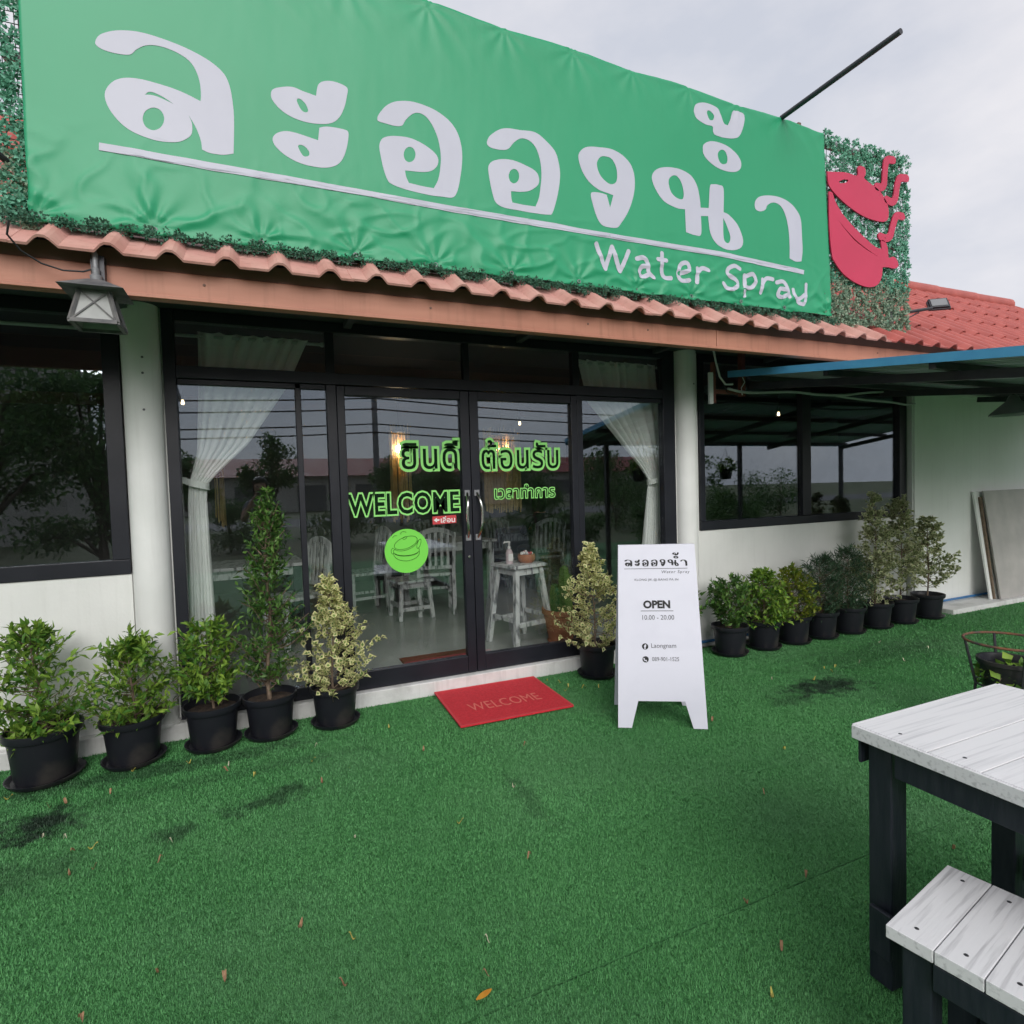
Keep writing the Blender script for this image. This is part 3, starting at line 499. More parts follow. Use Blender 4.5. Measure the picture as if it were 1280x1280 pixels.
# the two swing doors
def door(x0, x1, hinge_left):
    d = bpy.data.objects.new('door', None); COL.objects.link(d); d.parent = B; d.location = (x0, 0, .105)
    mb = MB(); W = x1-x0; z1 = 2.063
    sl, sr = (.052, .066) if hinge_left else (.066, .052)
    mb.box(0, sl, -.028, .030, .004, z1); mb.box(W-sr, W, -.028, .030, .004, z1)
    mb.box(sl+.0005, W-sr-.0005, -.026, .028, .004, .128); mb.box(sl+.0005, W-sr-.0005, -.026, .028, z1-.062, z1)
    mb.build('door_frame', M['frame'], d, bevel=.004)
    MB().box(sl+.001, W-sr-.001, .002, .008, .129, z1-.063).build('pane', M['glass'], d)
    hx = W-.035 if hinge_left else .035; s = -1 if hinge_left else 1
    pts = [(hx, -.026, 1.325)] + [(hx+s*.020*math.sin(math.pi*t/12), -.026-.055*min(1, math.sin(math.pi*t/12)*1.6), 1.325-.325*t/12) for t in range(1, 12)] + [(hx, -.026, 1.0)]
    mb = MB(); mb.tube(pts, .0105, 10); mb.lathe([(0, 0), (.02, 0), (.02, .006), (0, .006)], (0, 0, 0), 4)
    h = mb.build('handle', M['chrome'], d, smooth=True)
    for z in (1.325, 1.0):
        MB().box(hx-.02, hx+.02, -.0345, -.0285, z-.022, z+.022).build('handle_plate', M['steel_grey'], d, bevel=.002)
    if hinge_left:
        mb = MB(); mb.lathe([(0, 0), (.011, 0), (.009, .007), (0, .008)], (0, 0, 0), 14); k = mb.build('lock_cylinder', M['chrome'], d, smooth=True)
        k.rotation_euler = (R(90), 0, 0); k.location = (hx, -.0285, .86)
    return d
dl = door(.489, 1.4125, True); dr = door(1.4175, 2.313, False)
def sticker_text(d, body, x0, x1, z0, z1, o1, o2, sp=1.06):
    ox = d.location.x; y = -.001
    _, bx = put_text(body, 'lettering_outline', M['limeline'], d, front(y), x0-ox, x1-ox, z0-.105, z1-.105, offset=o1, space=sp)
    put_text(body, 'lettering', M['decal_k'], d, front(y-.0015), x0-ox, x1-ox, z0-.105, z1-.105, offset=o2, ref=bx, space=sp)
sticker_text(dl, 'ยินดี', .895, 1.344, 1.590, 1.834, .08, .004)
sticker_text(dr, 'ต้อนรับ', 1.492, 2.168, 1.583, 1.837, .08, .004)
sticker_text(dl, 'WELCOME', .522, 1.334, 1.285, 1.46, .082, .02)
sticker_text(dr, 'เวลาทำการ', 1.60, 2.118, 1.372, 1.488, .06, .0)
def disc(cx, cz, r, y, n=48): return [(cx+r*math.cos(2*math.pi*k/n), y, cz+r*math.sin(2*math.pi*k/n)) for k in range(n)]
ox = dl.location.x; cx, cz = .926-ox, 1.037-.105
mb = MB(); mb.poly(disc(cx, cz, .155, -.002)); ds = mb.build('round_sticker', M['lime'], dl)
ds['label'] = 'round lime green sticker with a line drawing of a lidded hotpot'
def arc(cx, cz, rx, rz, a0, a1, rot=0, n=28, y=-.0035):
    o = []
    for k in range(n+1):
        a = R(a0+(a1-a0)*k/n); u, v = rx*math.cos(a), rz*math.sin(a); c, s = math.cos(R(rot)), math.sin(R(rot)); o.append((cx+u*c-v*s, y, cz+u*s+v*c))
    return o
mb = MB()
for L_ in (arc(cx-.005, cz+.058, .085, .040, 0, 360, 17), arc(cx-.005, cz+.052, .088, .044, 190, 350, 17), arc(cx-.002, cz+.002, .092, .034, 150, 385), arc(cx-.002, cz-.012, .092, .058, 175, 365), arc(cx-.002, cz-.006, .088, .030, 200, 340),
           arc(cx-.012, cz+.092, .014, .008, 0, 360, 17), arc(cx-.02, cz+.125, .02, .012, 20, 220), arc(cx+.088, cz+.045, .012, .034, 0, 360, -20), arc(cx-.075, cz+.10, .02, .012, 60, 200), arc(cx-.098, cz+.005, .012, .02, 60, 300)):
    mb.tube(L_, .0014, 5)
mb.build('hotpot_drawing', M['decal_k'], dl)
mb = MB(); mb.quad(*[(x-ox, -.002, z-.105) for x, z in ((1.12, 1.212), (1.298, 1.216), (1.298, 1.274), (1.12, 1.270))]); mb.build('red_sticker', M['red_st'], dl)
put_text('เลื่อน', 'sticker_lettering', M['white_st'], dl, front(-.0035), 1.18-ox, 1.288-ox, 1.222-.105, 1.268-.105, offset=.02)
mb = MB(); mb.quad(*[(x-ox, -.0035, z-.105) for x, z in ((1.128, 1.243), (1.152, 1.226), (1.152, 1.237), (1.17, 1.237), (1.17, 1.249), (1.152, 1.249), (1.152, 1.26))]); mb.build('sticker_arrow', M['white_st'], dl)
# blue water pipe along the wall foot
mb = MB(); mb.tube([(3.35, 3.955, .05), (6.38, 3.955, .05), (6.50, 3.90, .075), (6.9, 3.895, .075), (12, 3.895, .075)], .013, 8)
tag(mb.build('water_pipe', M['pvc_b'], smooth=True), 'thin blue plastic water pipe along the foot of the white wall', 'pipe')
# ------------------------------------------------------------------ banner sign on the roof edge
def smooth_closed(pts, n=5):
    """Catmull-Rom through the points; points marked 1 stay sharp corners"""
    out = []; m = len(pts); cor = [len(p) > 2 for p in pts]; P = [Vector((p[0], p[1])) for p in pts]
    for i in range(m):
        p0, p1, p2, p3 = P[i-1], P[i], P[(i+1) % m], P[(i+2) % m]
        if cor[i] and cor[(i+1) % m]: out.append(p1); continue
        if cor[i]: p0 = p1-(p2-p1)*.6
        if cor[(i+1) % m]: p3 = p2+(p2-p1)*.6
        for k in range(n):
            t = k/n; out.append(.5*((2*p1)+(p2-p0)*t+(2*p0-5*p1+4*p2-p3)*t*t+(3*p1-p0-3*p2+p3)*t**3))
    return out
def smooth_open(pts, n=6):
    P = [Vector((p[0], p[1])) for p in pts]
    if len(P) == 2 or any(len(p) > 2 for p in pts): return P
    out = []
    for i in range(len(P)-1):
        p1, p2 = P[i], P[i+1]; p0 = P[i-1] if i else p1-(p2-p1)*.5; p3 = P[i+2] if i+2 < len(P) else p2+(p2-p1)*.5
        for k in range(n):
            t = k/n; out.append(.5*((2*p1)+(p2-p0)*t+(2*p0-5*p1+4*p2-p3)*t*t+(3*p1-p0-3*p2+p3)*t**3))
    return out+[P[-1]]
def stroke_outline(line, w):
    L, Rr = [], []
    for i, p in enumerate(line):
        d = (line[min(i+1, len(line)-1)]-line[max(i-1, 0)]).normalized(); nn = Vector((-d.y, d.x)); L.append(p+nn*w/2); Rr.append(p-nn*w/2)
    def cap(c, d):
        a = math.atan2(d.y, d.x); return [c+Vector((math.cos(a+b), math.sin(a+b)))*w/2 for b in (R(60), R(20), R(-20), R(-60))]
    return L+cap(line[-1], (line[-1]-line[-2]))+Rr[::-1]+cap(line[0], line[0]-line[1])
def fill_mesh(contours, extrude=0, seg=None):
    c = bpy.data.curves.new('shape', 'CURVE'); c.dimensions = '2D'; c.fill_mode = 'BOTH' if extrude else 'FRONT'; c.extrude = extrude
    for pts in contours:
        s = c.splines.new('POLY'); s.points.add(len(pts)-1); s.use_cyclic_u = True
        for q, p in zip(s.points, pts): q.co = (p[0], p[1], 0, 1)
    o = bpy.data.objects.new('shape', c); COL.objects.link(o); bpy.context.view_layer.update()
    me = bpy.data.meshes.new_from_object(o.evaluated_get(bpy.context.evaluated_depsgraph_get()))
    bpy.data.objects.remove(o); bpy.data.curves.remove(c)
    if seg:
        bm = bmesh.new(); bm.from_mesh(me)
        for _ in range(4):
            ed = [e for e in bm.edges if e.calc_length() > seg]
            if not ed: break
            bmesh.ops.subdivide_edges(bm, edges=ed, cuts=1); bmesh.ops.triangulate(bm, faces=bm.faces)
        bm.to_mesh(me); bm.free()
    return me
BY = 3.200
GROM = [-.845, -.40, .06, .52, .96, 1.42, 1.88, 2.32, 2.78, 3.22, 3.66, 4.13]
def disp(x, z):
    """outward bulge of the banner cloth: flat above, creased and puckered towards its lower hem"""
    v = Vector((x, z, 0)); top = 4.15
    d = .006*noise.noise(Vector((x*.9, z*1.1, 3)))+.0012*noise.noise(Vector((x*6, z*1.0, 7)))+.0005*noise.noise(Vector((x*22, z*7, 1)))
    b = min(1, max(0, (3.22-z)/.42)); b = b*b*(3-2*b)
    q = noise.noise(Vector((x*2.2+z*2.6, z*6.5-x*2.4, 2.2))); q2 = noise.noise(Vector((x*4.2-z*3.2, z*5+x*3.4, 5.1)))
    d += b*(.0085*max(0, 1-abs(q)*5)**1.3+.006*max(0, 1-abs(q2)*5)**1.3+.003*q2)
    u = min(1, max(0, (z-3.75)/.35)); d += u*.0022*(1-2*abs(noise.noise(Vector((x*7+z*5, z*3, 9)))))
    for i, g in enumerate(GROM):
        for zz, k in ((2.715+.009*(g+.85), 1), (4.135, .4)):
            dx, dz = x-g, z-zz; r = math.hypot(dx, dz)
            if r < .42: d += k*.009*math.exp(-r/.14)*(math.cos(math.atan2(dx, dz)*9+i*1.7))-k*.008*math.exp(-r/.05)
    return d
sign = thing('banner_sign', 'long green vinyl shop banner with pale Thai lettering on a leafy board above the eave', 'sign', (1.6, BY, 2.66))
SO = Vector((-1.6, -BY, -2.66))
def on_sign(o): o.location = SO; return o
NX, NZ = 420, 130; vv = []; ff = []
for j in range(NZ+1):
    t = j/NZ
    for i in range(NX+1):
        s_ = i/NX; zb = 2.680+.045*s_; zt = 4.178-.055*s_-.028*math.sin(s_*math.pi*5.5)**2*(1 if True else 0)*.5
        x = (-.872+.015*t)+(4.162-.072*t+.872-.015*t)*s_; z = zb+(zt-zb)*t
        if j == 0: z += .010*math.sin(s_*math.pi*11)**2
        x += .006*noise.noise(Vector((z*4, s_*3, 0)))*(1 if i in (0, NX) else 0)
        vv.append((x, BY-.03-disp(x, z), z))
for j in range(NZ):
    for i in range(NX):
        a = j*(NX+1)+i; ff.append((a, a+1, a+NX+2, a+NX+1))
me = bpy.data.meshes.new('banner_cloth'); me.from_pydata(vv, [], ff); me.materials.append(M['vinyl'])
for p in me.polygons: p.use_smooth = True
cloth = on_sign(link('banner_cloth', me, sign)); sm = cloth.modifiers.new('thickness', 'SOLIDIFY'); sm.thickness = .0015; sm.offset = -1
def on_cloth(me, name, mat_, lift=.0016):
    for v in me.vertices: v.co = (v.co.x, BY-.03-disp(v.co.x, v.co.y)-lift, v.co.y)
    me.materials.clear(); me.materials.append(mat_); me.update()
    for p in me.polygons: p.use_smooth = True
    return link(name, me, cloth)
for k, cs in enumerate(LETTERS):
    under = k == len(LETTERS)-1
    on_cloth(fill_mesh([[Vector(p[:2]) for p in c] if under else smooth_closed(c) for c in cs], seg=.013), 'underline' if under else 'letter', M['print'], .003 if under else .0016)
for st in STROKES:
    mb = MB(); first = None
    segs = []
    for ln in st:
        if len(ln[0]) > 2: segs += [[Vector(ln[i][:2]), Vector(ln[i+1][:2])] for i in range(len(ln)-1)]
        else: segs.append(smooth_open(ln))
    vs_, fs_ = [], []
    for i, sg in enumerate(segs):
        m_ = fill_mesh([stroke_outline(sg, .030)], seg=.022); b0 = len(vs_)
        vs_ += [(v.co.x, BY-.03-disp(v.co.x, v.co.y)-.0018-.0005*i, v.co.y) for v in m_.vertices]; fs_ += [tuple(b0+q for q in p.vertices) for p in m_.polygons]
    me = bpy.data.meshes.new('letter'); me.from_pydata(vs_, [], fs_); me.materials.append(M['print']); link('letter', me, cloth)
for g in GROM:
    mb = MB(); z = 2.708+.009*(g+.85); mb.tube([(g+.010*math.cos(a), BY-.034-disp(g, z), z+.010*math.sin(a)) for a in np.linspace(0, 2*math.pi, 13)], .0032, 6); mb.build('eyelet', M['steel_grey'], cloth, smooth=True)

# generic leaf cloud: every leaf is a small folded blade with a midrib vertex
def leaf_cloud(pos, dirs, nrm, ln, wd, mat_, name, fold=.25, droop=.15):
    pos, d, u = (np.asarray(a, float) for a in (pos, dirs, nrm)); n = len(pos)
    ln = np.broadcast_to(ln, n)[:, None]; wd = np.broadcast_to(wd, n)[:, None]
    d /= np.linalg.norm(d, axis=1)[:, None]+1e-9; s = np.cross(d, u); s /= np.linalg.norm(s, axis=1)[:, None]+1e-9; u = np.cross(s, d)
    v = np.empty((n, 5, 3)); v[:, 0] = pos; v[:, 1] = pos+d*ln*.48-s*wd*.5+u*wd*fold; v[:, 2] = pos+d*ln-u*ln*droop; v[:, 3] = pos+d*ln*.48+s*wd*.5+u*wd*fold; v[:, 4] = pos+d*ln*.48
    f = (np.arange(n)*5)[:, None, None]+np.array([[0, 4, 1], [1, 4, 2], [2, 4, 3], [3, 4, 0]])[None]
    me = bpy.data.meshes.new(name); me.vertices.add(n*5); me.loops.add(n*12); me.polygons.add(n*4)
    me.vertices.foreach_set('co', v.ravel()); me.loops.foreach_set('vertex_index', f.ravel()); me.polygons.foreach_set('loop_start', np.arange(n*4)*3)
    me.update(calc_edges=True)
    at = me.attributes.new('edge', 'FLOAT', 'POINT'); at.data.foreach_set('value', np.tile([1., 1, 1, 1, 0], n))
    me.materials.append(mat_); return me
def rnd_dirs(n, r):
    d = r.normal(size=(n, 3)); return d/np.linalg.norm(d, axis=1)[:, None]
def hedge(n, x0, x1, z0, z1, mat_, seed, size=.024, ragged=.02, yo=0):
    r = np.random.default_rng(seed); m = n//10; n = m*10; c = np.empty((m, 3))
    # moulded sprigs: ten leaves fan out of each point of the backing
    c[:, 0] = r.uniform(x0-ragged, x1+ragged, m); c[:, 2] = r.uniform(z0-ragged, z1+ragged, m); c[:, 1] = BY+yo+r.uniform(-.012, .028, m)
    a = (np.arange(10)*2.4)[None]+r.uniform(0, 6.28, (m, 1)); out = np.stack([np.cos(a), -.25-.9*(np.arange(10)/10)[None]+0*a, np.sin(a)], -1).reshape(n, 3)
    d = out+r.normal(size=(n, 3))*.22; p = np.repeat(c, 10, 0)+d*.006; u = r.normal(size=(n, 3))*.5; u[:, 1] -= 1
    me = leaf_cloud(p, d, u, r.uniform(.7, 1.25, n)*size, r.uniform(.55, .8, n)*size, mat_, 'hedge_leaves')
    o = on_sign(link('hedge_leaves', me, sign)); o['kind'] = 'stuff'; return o
hedge(15000, 4.12, 5.125, 3.02, 4.13, M['hedge'], 1)
hedge(5600, 4.10, 5.13, 2.69, 3.03, M['hedge_dry'], 2)
hedge(3000, -.965, -.868, 2.70, 4.19, M['hedge'], 3, .022, .014)
hedge(500, -.965, -.80, 2.66, 3.0, M['hedge_dry'], 4, .022, .012)
hedge(7000, -.95, 4.2, 2.672, 2.702, M['hedge_dark'], 5, .014, .008, -.045)
mb = MB()
for x in np.arange(-.95, 5.13, .05): mb.box(x, x+.003, BY+.033, BY+.036, 2.68, 4.12)
for z in np.arange(2.70, 4.13, .05): mb.box(-.95, 5.12, BY+.0365, BY+.0395, z, z+.003)
on_sign(mb.build('panel_grid', M['mesh'], sign))
mb = MB()
for z in (2.72, 3.4, 4.09): mb.box(-.95, 5.12, BY+.045, BY+.085, z, z+.04)
for x in (-.9, .6, 2.1, 3.6, 5.05): mb.box(x, x+.04, BY+.0855, BY+.125, 2.75, 4.10)
on_sign(mb.build('support_frame', M['steel_grey'], sign))
for x in (.6, 2.1, 3.6, 5.05):
    mb = MB(); mb.bar((x+.02, BY+.13, 3.95), (x+.02, 4.55, 3.72), .035); on_sign(mb.build('brace', M['steel_grey'], sign))
mb = MB(); mb.box(3.915, 3.945, BY+.05, BY+.08, 4.10, 4.205); on_sign(mb.build('post_stub', M['bark'], sign))
mb = MB(); mb.tube([(3.655, BY-.02, 4.135), (3.655, 2.36-.05, 4.135)], .018, 10)
pl_ = mb.build('lamp_arm', M['steel_dark'], sign, smooth=True); on_sign(pl_)
mb = MB(); mb.tube([(-1.02, 3.0, 2.97), (-.99, 3.1, 2.95), (-.93, 3.23, 2.93)], .014, 10); on_sign(mb.build('lamp_arm', M['steel_dark'], sign, smooth=True))
for cs in POT_LOGO:
    me = fill_mesh([smooth_closed(c) for c in cs], extrude=.005)
    for v in me.vertices: v.co = (v.co.x, BY-.034-v.co.z, v.co.y)
    me.materials.clear(); me.materials.append(M['logo']); o = on_sign(link('hotpot_cutout', me, sign)); o['label'] = 'pink-red cut-out hotpot emblem on the hedge panel'
for ln in STEAM:
    me = fill_mesh([stroke_outline(smooth_open(ln), .062)], extrude=.005)
    for v in me.vertices: v.co = (v.co.x, BY-.034-v.co.z, v.co.y)
    me.materials.clear(); me.materials.append(M['logo']); on_sign(link('steam_cutout', me, sign))

# ------------------------------------------------------------------ things on the eave and the roof
lan = thing('hanging_lantern', 'weathered dark metal lantern with cross-barred frosted panes hanging at the eave', 'lantern', (-.615, 3.05, 2.505))
def frustum(mb, c, w0, z0, w1, z1, t=None):
    a = [(c[0]+sx*w0/2, c[1]+sy*w0/2, z0) for sx, sy in ((-1,-1),(1,-1),(1,1),(-1,1))]; b = [(c[0]+sx*w1/2, c[1]+sy*w1/2, z1) for sx, sy in ((-1,-1),(1,-1),(1,1),(-1,1))]
    return a, b
mb = MB(); a, b = frustum(mb, (0, 0), .235, -.150, .05, -.095)
for i in range(4): mb.quad(a[i], a[(i+1) % 4], b[(i+1) % 4], b[i])
mb.quad(*b); mb.quad(*a[::-1]); mb.build('cap', M['lantern'], lan)
mb = MB(); mb.lathe([(0, -.09), (.022, -.096), (.024, -.075), (.014, -.068), (.016, -.045), (.011, -.04), (.012, .02), (.007, .028), (.006, .05), (0, .052)], n=14); mb.build('finial', M['steel_grey'], lan, smooth=True)
a, b = frustum(None, (0, 0), .168, -.290, .105, -.152)
mb = MB()
for i in range(4):
    mb.bar(a[i], b[i], .014); mb.bar(a[i], a[(i+1) % 4], .016); mb.bar(b[i], b[(i+1) % 4], .014)
    mid = lambda p, q, t: tuple(p[k]+(q[k]-p[k])*t for k in range(3))
    mb.bar(a[i], b[(i+1) % 4], .006); mb.bar(a[(i+1) % 4], b[i], .006)
mb.build('cage', M['lantern'], lan)
for i in range(4):
    mb = MB(); k = .955; sc_ = lambda p: (p[0]*k, p[1]*k, p[2]); mb.quad(sc_(a[i]), sc_(a[(i+1) % 4]), sc_(b[(i+1) % 4]), sc_(b[i])); o = mb.build('pane', M['lantern_glass'], lan); sm = o.modifiers.new('t', 'SOLIDIFY'); sm.thickness = .003
mb = MB(); mb.box(-.02, .03, .01, .06, -.10, .02); mb.build('bracket', M['steel_dark'], lan)
mb = MB(); mb.tube([(-.87, 2.93, 2.58), (-.885, 2.95, 2.53), (-.86, 3.0, 2.49), (-.80, 3.03, 2.455), (-.73, 3.045, 2.44), (-.66, 3.05, 2.445), (-.625, 3.05, 2.46)], .0042, 6)
tag(mb.build('lantern_cable', M['ink'], smooth=True), 'thin black cable sagging from the roof tiles to the lantern', 'cable')
fl = thing('floodlight', 'small black floodlight on a steel arm beside the hedge panel over the roof', 'floodlight', (5.14, 3.32, 2.87))
mb = MB(); mb.tube([(0, .02, 0), (.10, -.04, .02), (.33, -.12, .055)], .014, 8); mb.tube([(.06, -.02, -.06), (.22, -.08, .02)], .005, 6); mb.build('arm', M['steel_dark'], fl, smooth=True)
Mx = Matrix.Translation((.40, -.13, .095)) @ Matrix.Rotation(R(-35), 4, 'Z') @ Matrix.Rotation(R(-30), 4, 'X')
MB().box(-.075, .075, -.02, .02, -.05, .05, Mx).build('housing', M['steel_dark'], fl, bevel=.004)
MB().box(-.062, .062, -.024, -.0205, -.038, .038, Mx).build('lens', M['steel_grey'], fl)
mb = MB(); mb.box(-.085, -.078, -.008, .008, -.06, .03, Mx); mb.box(.078, .085, -.008, .008, -.06, .03, Mx); mb.box(-.085, .085, -.008, .008, -.068, -.0605, Mx); mb.build('yoke', M['steel_dark'], fl)

# ------------------------------------------------------------------ awning on the right
AX0, AX1, AY0, AY1 = 3.66, 8.9, 3.74, 1.42; ASL = .1337
def az(y): return 2.355-(AY0-y)*ASL
aw = thing('metal_awning', 'low metal awning with dark underside and bright blue edge sloping out from the wall', 'awning', (7, 2.1, 2.1))
AO = (-7, -2.1, -2.1)
n_sh = 9; sw = (AX1-AX0)/n_sh
for k in range(n_sh):
    mb = MB(); x0 = AX0+k*sw
    prof = []
    for q in range(6):
        xx = x0+q*sw/6; prof += [(xx, 0), (xx+sw/6*.55, 0), (xx+sw/6*.65, .022), (xx+sw/6*.9, .022)]
    prof.append((x0+sw-.002, 0))
    for i in range(len(prof)-1):
        (xa, ha), (xb, hb) = prof[i], prof[i+1]
        mb.quad((xa, AY0, az(AY0)+ha), (xa, AY1, az(AY1)+ha), (xb, AY1, az(AY1)+hb), (xb, AY0, az(AY0)+hb))
    o = mb.build('roof_sheet', M['awning'], aw, loc=AO); sm = o.modifiers.new('t', 'SOLIDIFY'); sm.thickness = .003
mb = MB()
P_ = [(AX0-.012, AY0+.01), (AX0-.012, AY1-.02)]
for (xa, xb, zo, zi) in ((AX0-.016, AX0-.004, -.022, .028), (AX0-.016, AX0+.09, .0285, .032)):
    v = [(xa, AY0, az(AY0)+zo), (xb, AY0, az(AY0)+zo), (xb, AY1, az(AY1)+zo), (xa, AY1, az(AY1)+zo), (xa, AY0, az(AY0)+zi), (xb, AY0, az(AY0)+zi), (xb, AY1, az(AY1)+zi), (xa, AY1, az(AY1)+zi)]
    b0 = len(mb.v); mb.v += v
    for q in ((0,1,2,3),(7,6,5,4),(0,4,5,1),(1,5,6,2),(2,6,7,3),(3,7,4,0)): mb.f.append(tuple(b0+i for i in q)); mb.m.append(0)
mb.build('blue_edge_trim', M['blue'], aw, loc=AO)
mb = MB(); mb.box(AX0, AX1, AY1-.014, AY1-.002, az(AY1)-.05, az(AY1)+.03); mb.build('blue_edge_trim', M['blue'], aw, loc=AO)
for y in (3.55, 2.85, 2.15, 1.50):
    mb = MB(); mb.box(AX0+.02, AX1, y-.02, y+.02, az(y)-.055, az(y)-.012); mb.build('purlin', M['steel_dark'], aw, loc=AO)
for x in (3.9, 5.6, 7.2, 8.8):
    mb = MB(); mb.bar((x, AY0, az(AY0)-.085), (x, AY1+.03, az(AY1+.03)-.085), .04, .055); mb.build('rafter', M['steel_dark'], aw, loc=AO)
for x in (4.25, 6.6, 8.8):
    mb = MB(); mb.box(x-.025, x+.025, 1.45, 1.50, .0, az(1.5)-.06); mb.build('post', M['steel_dark'], aw, loc=AO)
mb = MB(); mb.box(3.80, 3.845, 3.74, 3.785, 2.185, 2.66); tag(mb.build('hanger_post', M['rust'], bevel=.003), 'red-brown steel hanger post under the eave holding the awning corner', 'post')
hp = thing('junction_bracket', 'short red-brown and white bracket with wires beside the white column', 'bracket', (3.5, 3.76, 2.1))
MB().box(0, .035, 0, .03, .02, .36).build('steel_upright', M['rust'], hp, bevel=.003); MB().box(-.042, -.003, -.012, .012, .01, .27).build('white_cover', M['pvc_w'], hp, bevel=.003); MB().box(.037, .30, .005, .028, .10, .135).build('cross_bar', M['rust'], hp, bevel=.002)
for q, pts in enumerate(([(3.47, 3.73, 2.62), (3.50, 3.72, 2.45), (3.54, 3.72, 2.33), (3.60, 3.72, 2.27), (3.68, 3.72, 2.275)], [(3.50, 3.74, 2.58), (3.515, 3.73, 2.42), (3.57, 3.73, 2.30), (3.62, 3.72, 2.20), (3.70, 3.72, 2.185)], [(3.80, 3.73, 2.34), (3.82, 3.725, 2.30), (3.78, 3.725, 2.25), (3.79, 3.725, 2.19)])):
    mb = MB(); mb.tube(pts, .008 if q == 0 else .004, 6); tag(mb.build('electric_wire', M['pvc_w'] if q != 1 else M['ink'], smooth=True), ['thick white wire looping down beside the awning corner', 'thin black wire behind the junction bracket', 'white cable tie wire round the hanger post'][q], 'wire')
def wavy(pts, n=8):
    V_ = [Vector(p) for p in pts]; out = []
    for i in range(len(V_)-1):
        p1, p2 = V_[i], V_[i+1]; p0 = V_[max(i-1, 0)]; p3 = V_[min(i+2, len(V_)-1)]
        for k in range(n):
            t = k/n; out.append(.5*((2*p1)+(p2-p0)*t+(2*p0-5*p1+4*p2-p3)*t*t+(3*p1-p0-3*p2+p3)*t**3))
    return out+[V_[-1]]
mb = MB(); mb.tube(wavy([(3.62, 3.715, 2.235), (3.85, 3.71, 2.21), (4.35, 3.71, 2.235), (4.7, 3.71, 2.225), (5.05, 3.71, 2.235), (5.5, 3.71, 2.28), (6.4, 3.7, 2.315), (8, 3.7, 2.33), (10, 3.7, 2.33)]), .011, 7)
tag(mb.build('conduit', M['pvc'], smooth=True), 'wavy grey conduit running under the awning to the right along the wall', 'conduit')
mb = MB(); mb.tube(wavy([(4.95, 3.725, 2.225), (5.3, 3.73, 2.205), (5.75, 3.74, 2.195), (6.15, 3.85, 2.20), (6.38, 3.9, 2.225)]), .010, 7)
tag(mb.build('conduit', M['pvc'], smooth=True), 'grey conduit branching down towards the top of the white board wall', 'conduit')
pend = thing('pendant_lamp', 'grey metal cone-shaded lamp hanging under the awning', 'lamp', (6.15, 2.92, 2.12))
mb = MB(); mb.lathe([(.025, .03), (.035, .02), (.05, -.02), (.17, -.13), (.175, -.145), (.168, -.142), (.045, -.03), (.0, -.02)], n=28); mb.build('lamp_shade', M['steel_grey'], pend, smooth=True)
mb = MB(); mb.tube([(0, 0, .02), (0, 0, .115)], .012, 8); mb.build('stem', M['steel_dark'], pend); mb = MB(); mb.lathe([(0, -.12), (.022, -.11), (.03, -.085), (.02, -.05), (.015, -.03)], n=14); mb.build('bulb', M['lamp_glass'], pend, smooth=True)
for k, (dx, dy, hh) in enumerate(((0, 0, 1.22), (.10, -.05, 1.225))):
    mb = MB(); mb.box(0, 1.75, -.010, .010, 0, hh); o = mb.build('leaning_board', M['cement'] if k else M['wall_cool'], bevel=.002)
    o.location = (7.42+dx, 3.735+dy, .056); o.rotation_euler = (R(-8.2), 0, 0)
    tag(o, ['pale board leaning against the white wall, behind the grey cement board', 'grey-beige cement board leaning in front against the white wall'][k], 'board')
mb = MB(); mb.bar((7.475, 3.722, .06), (7.50, 3.875, 1.20), .035, .022); tag(mb.build('wood_batten', M['bark']), 'rough split wooden batten standing between the leaning boards', 'batten')
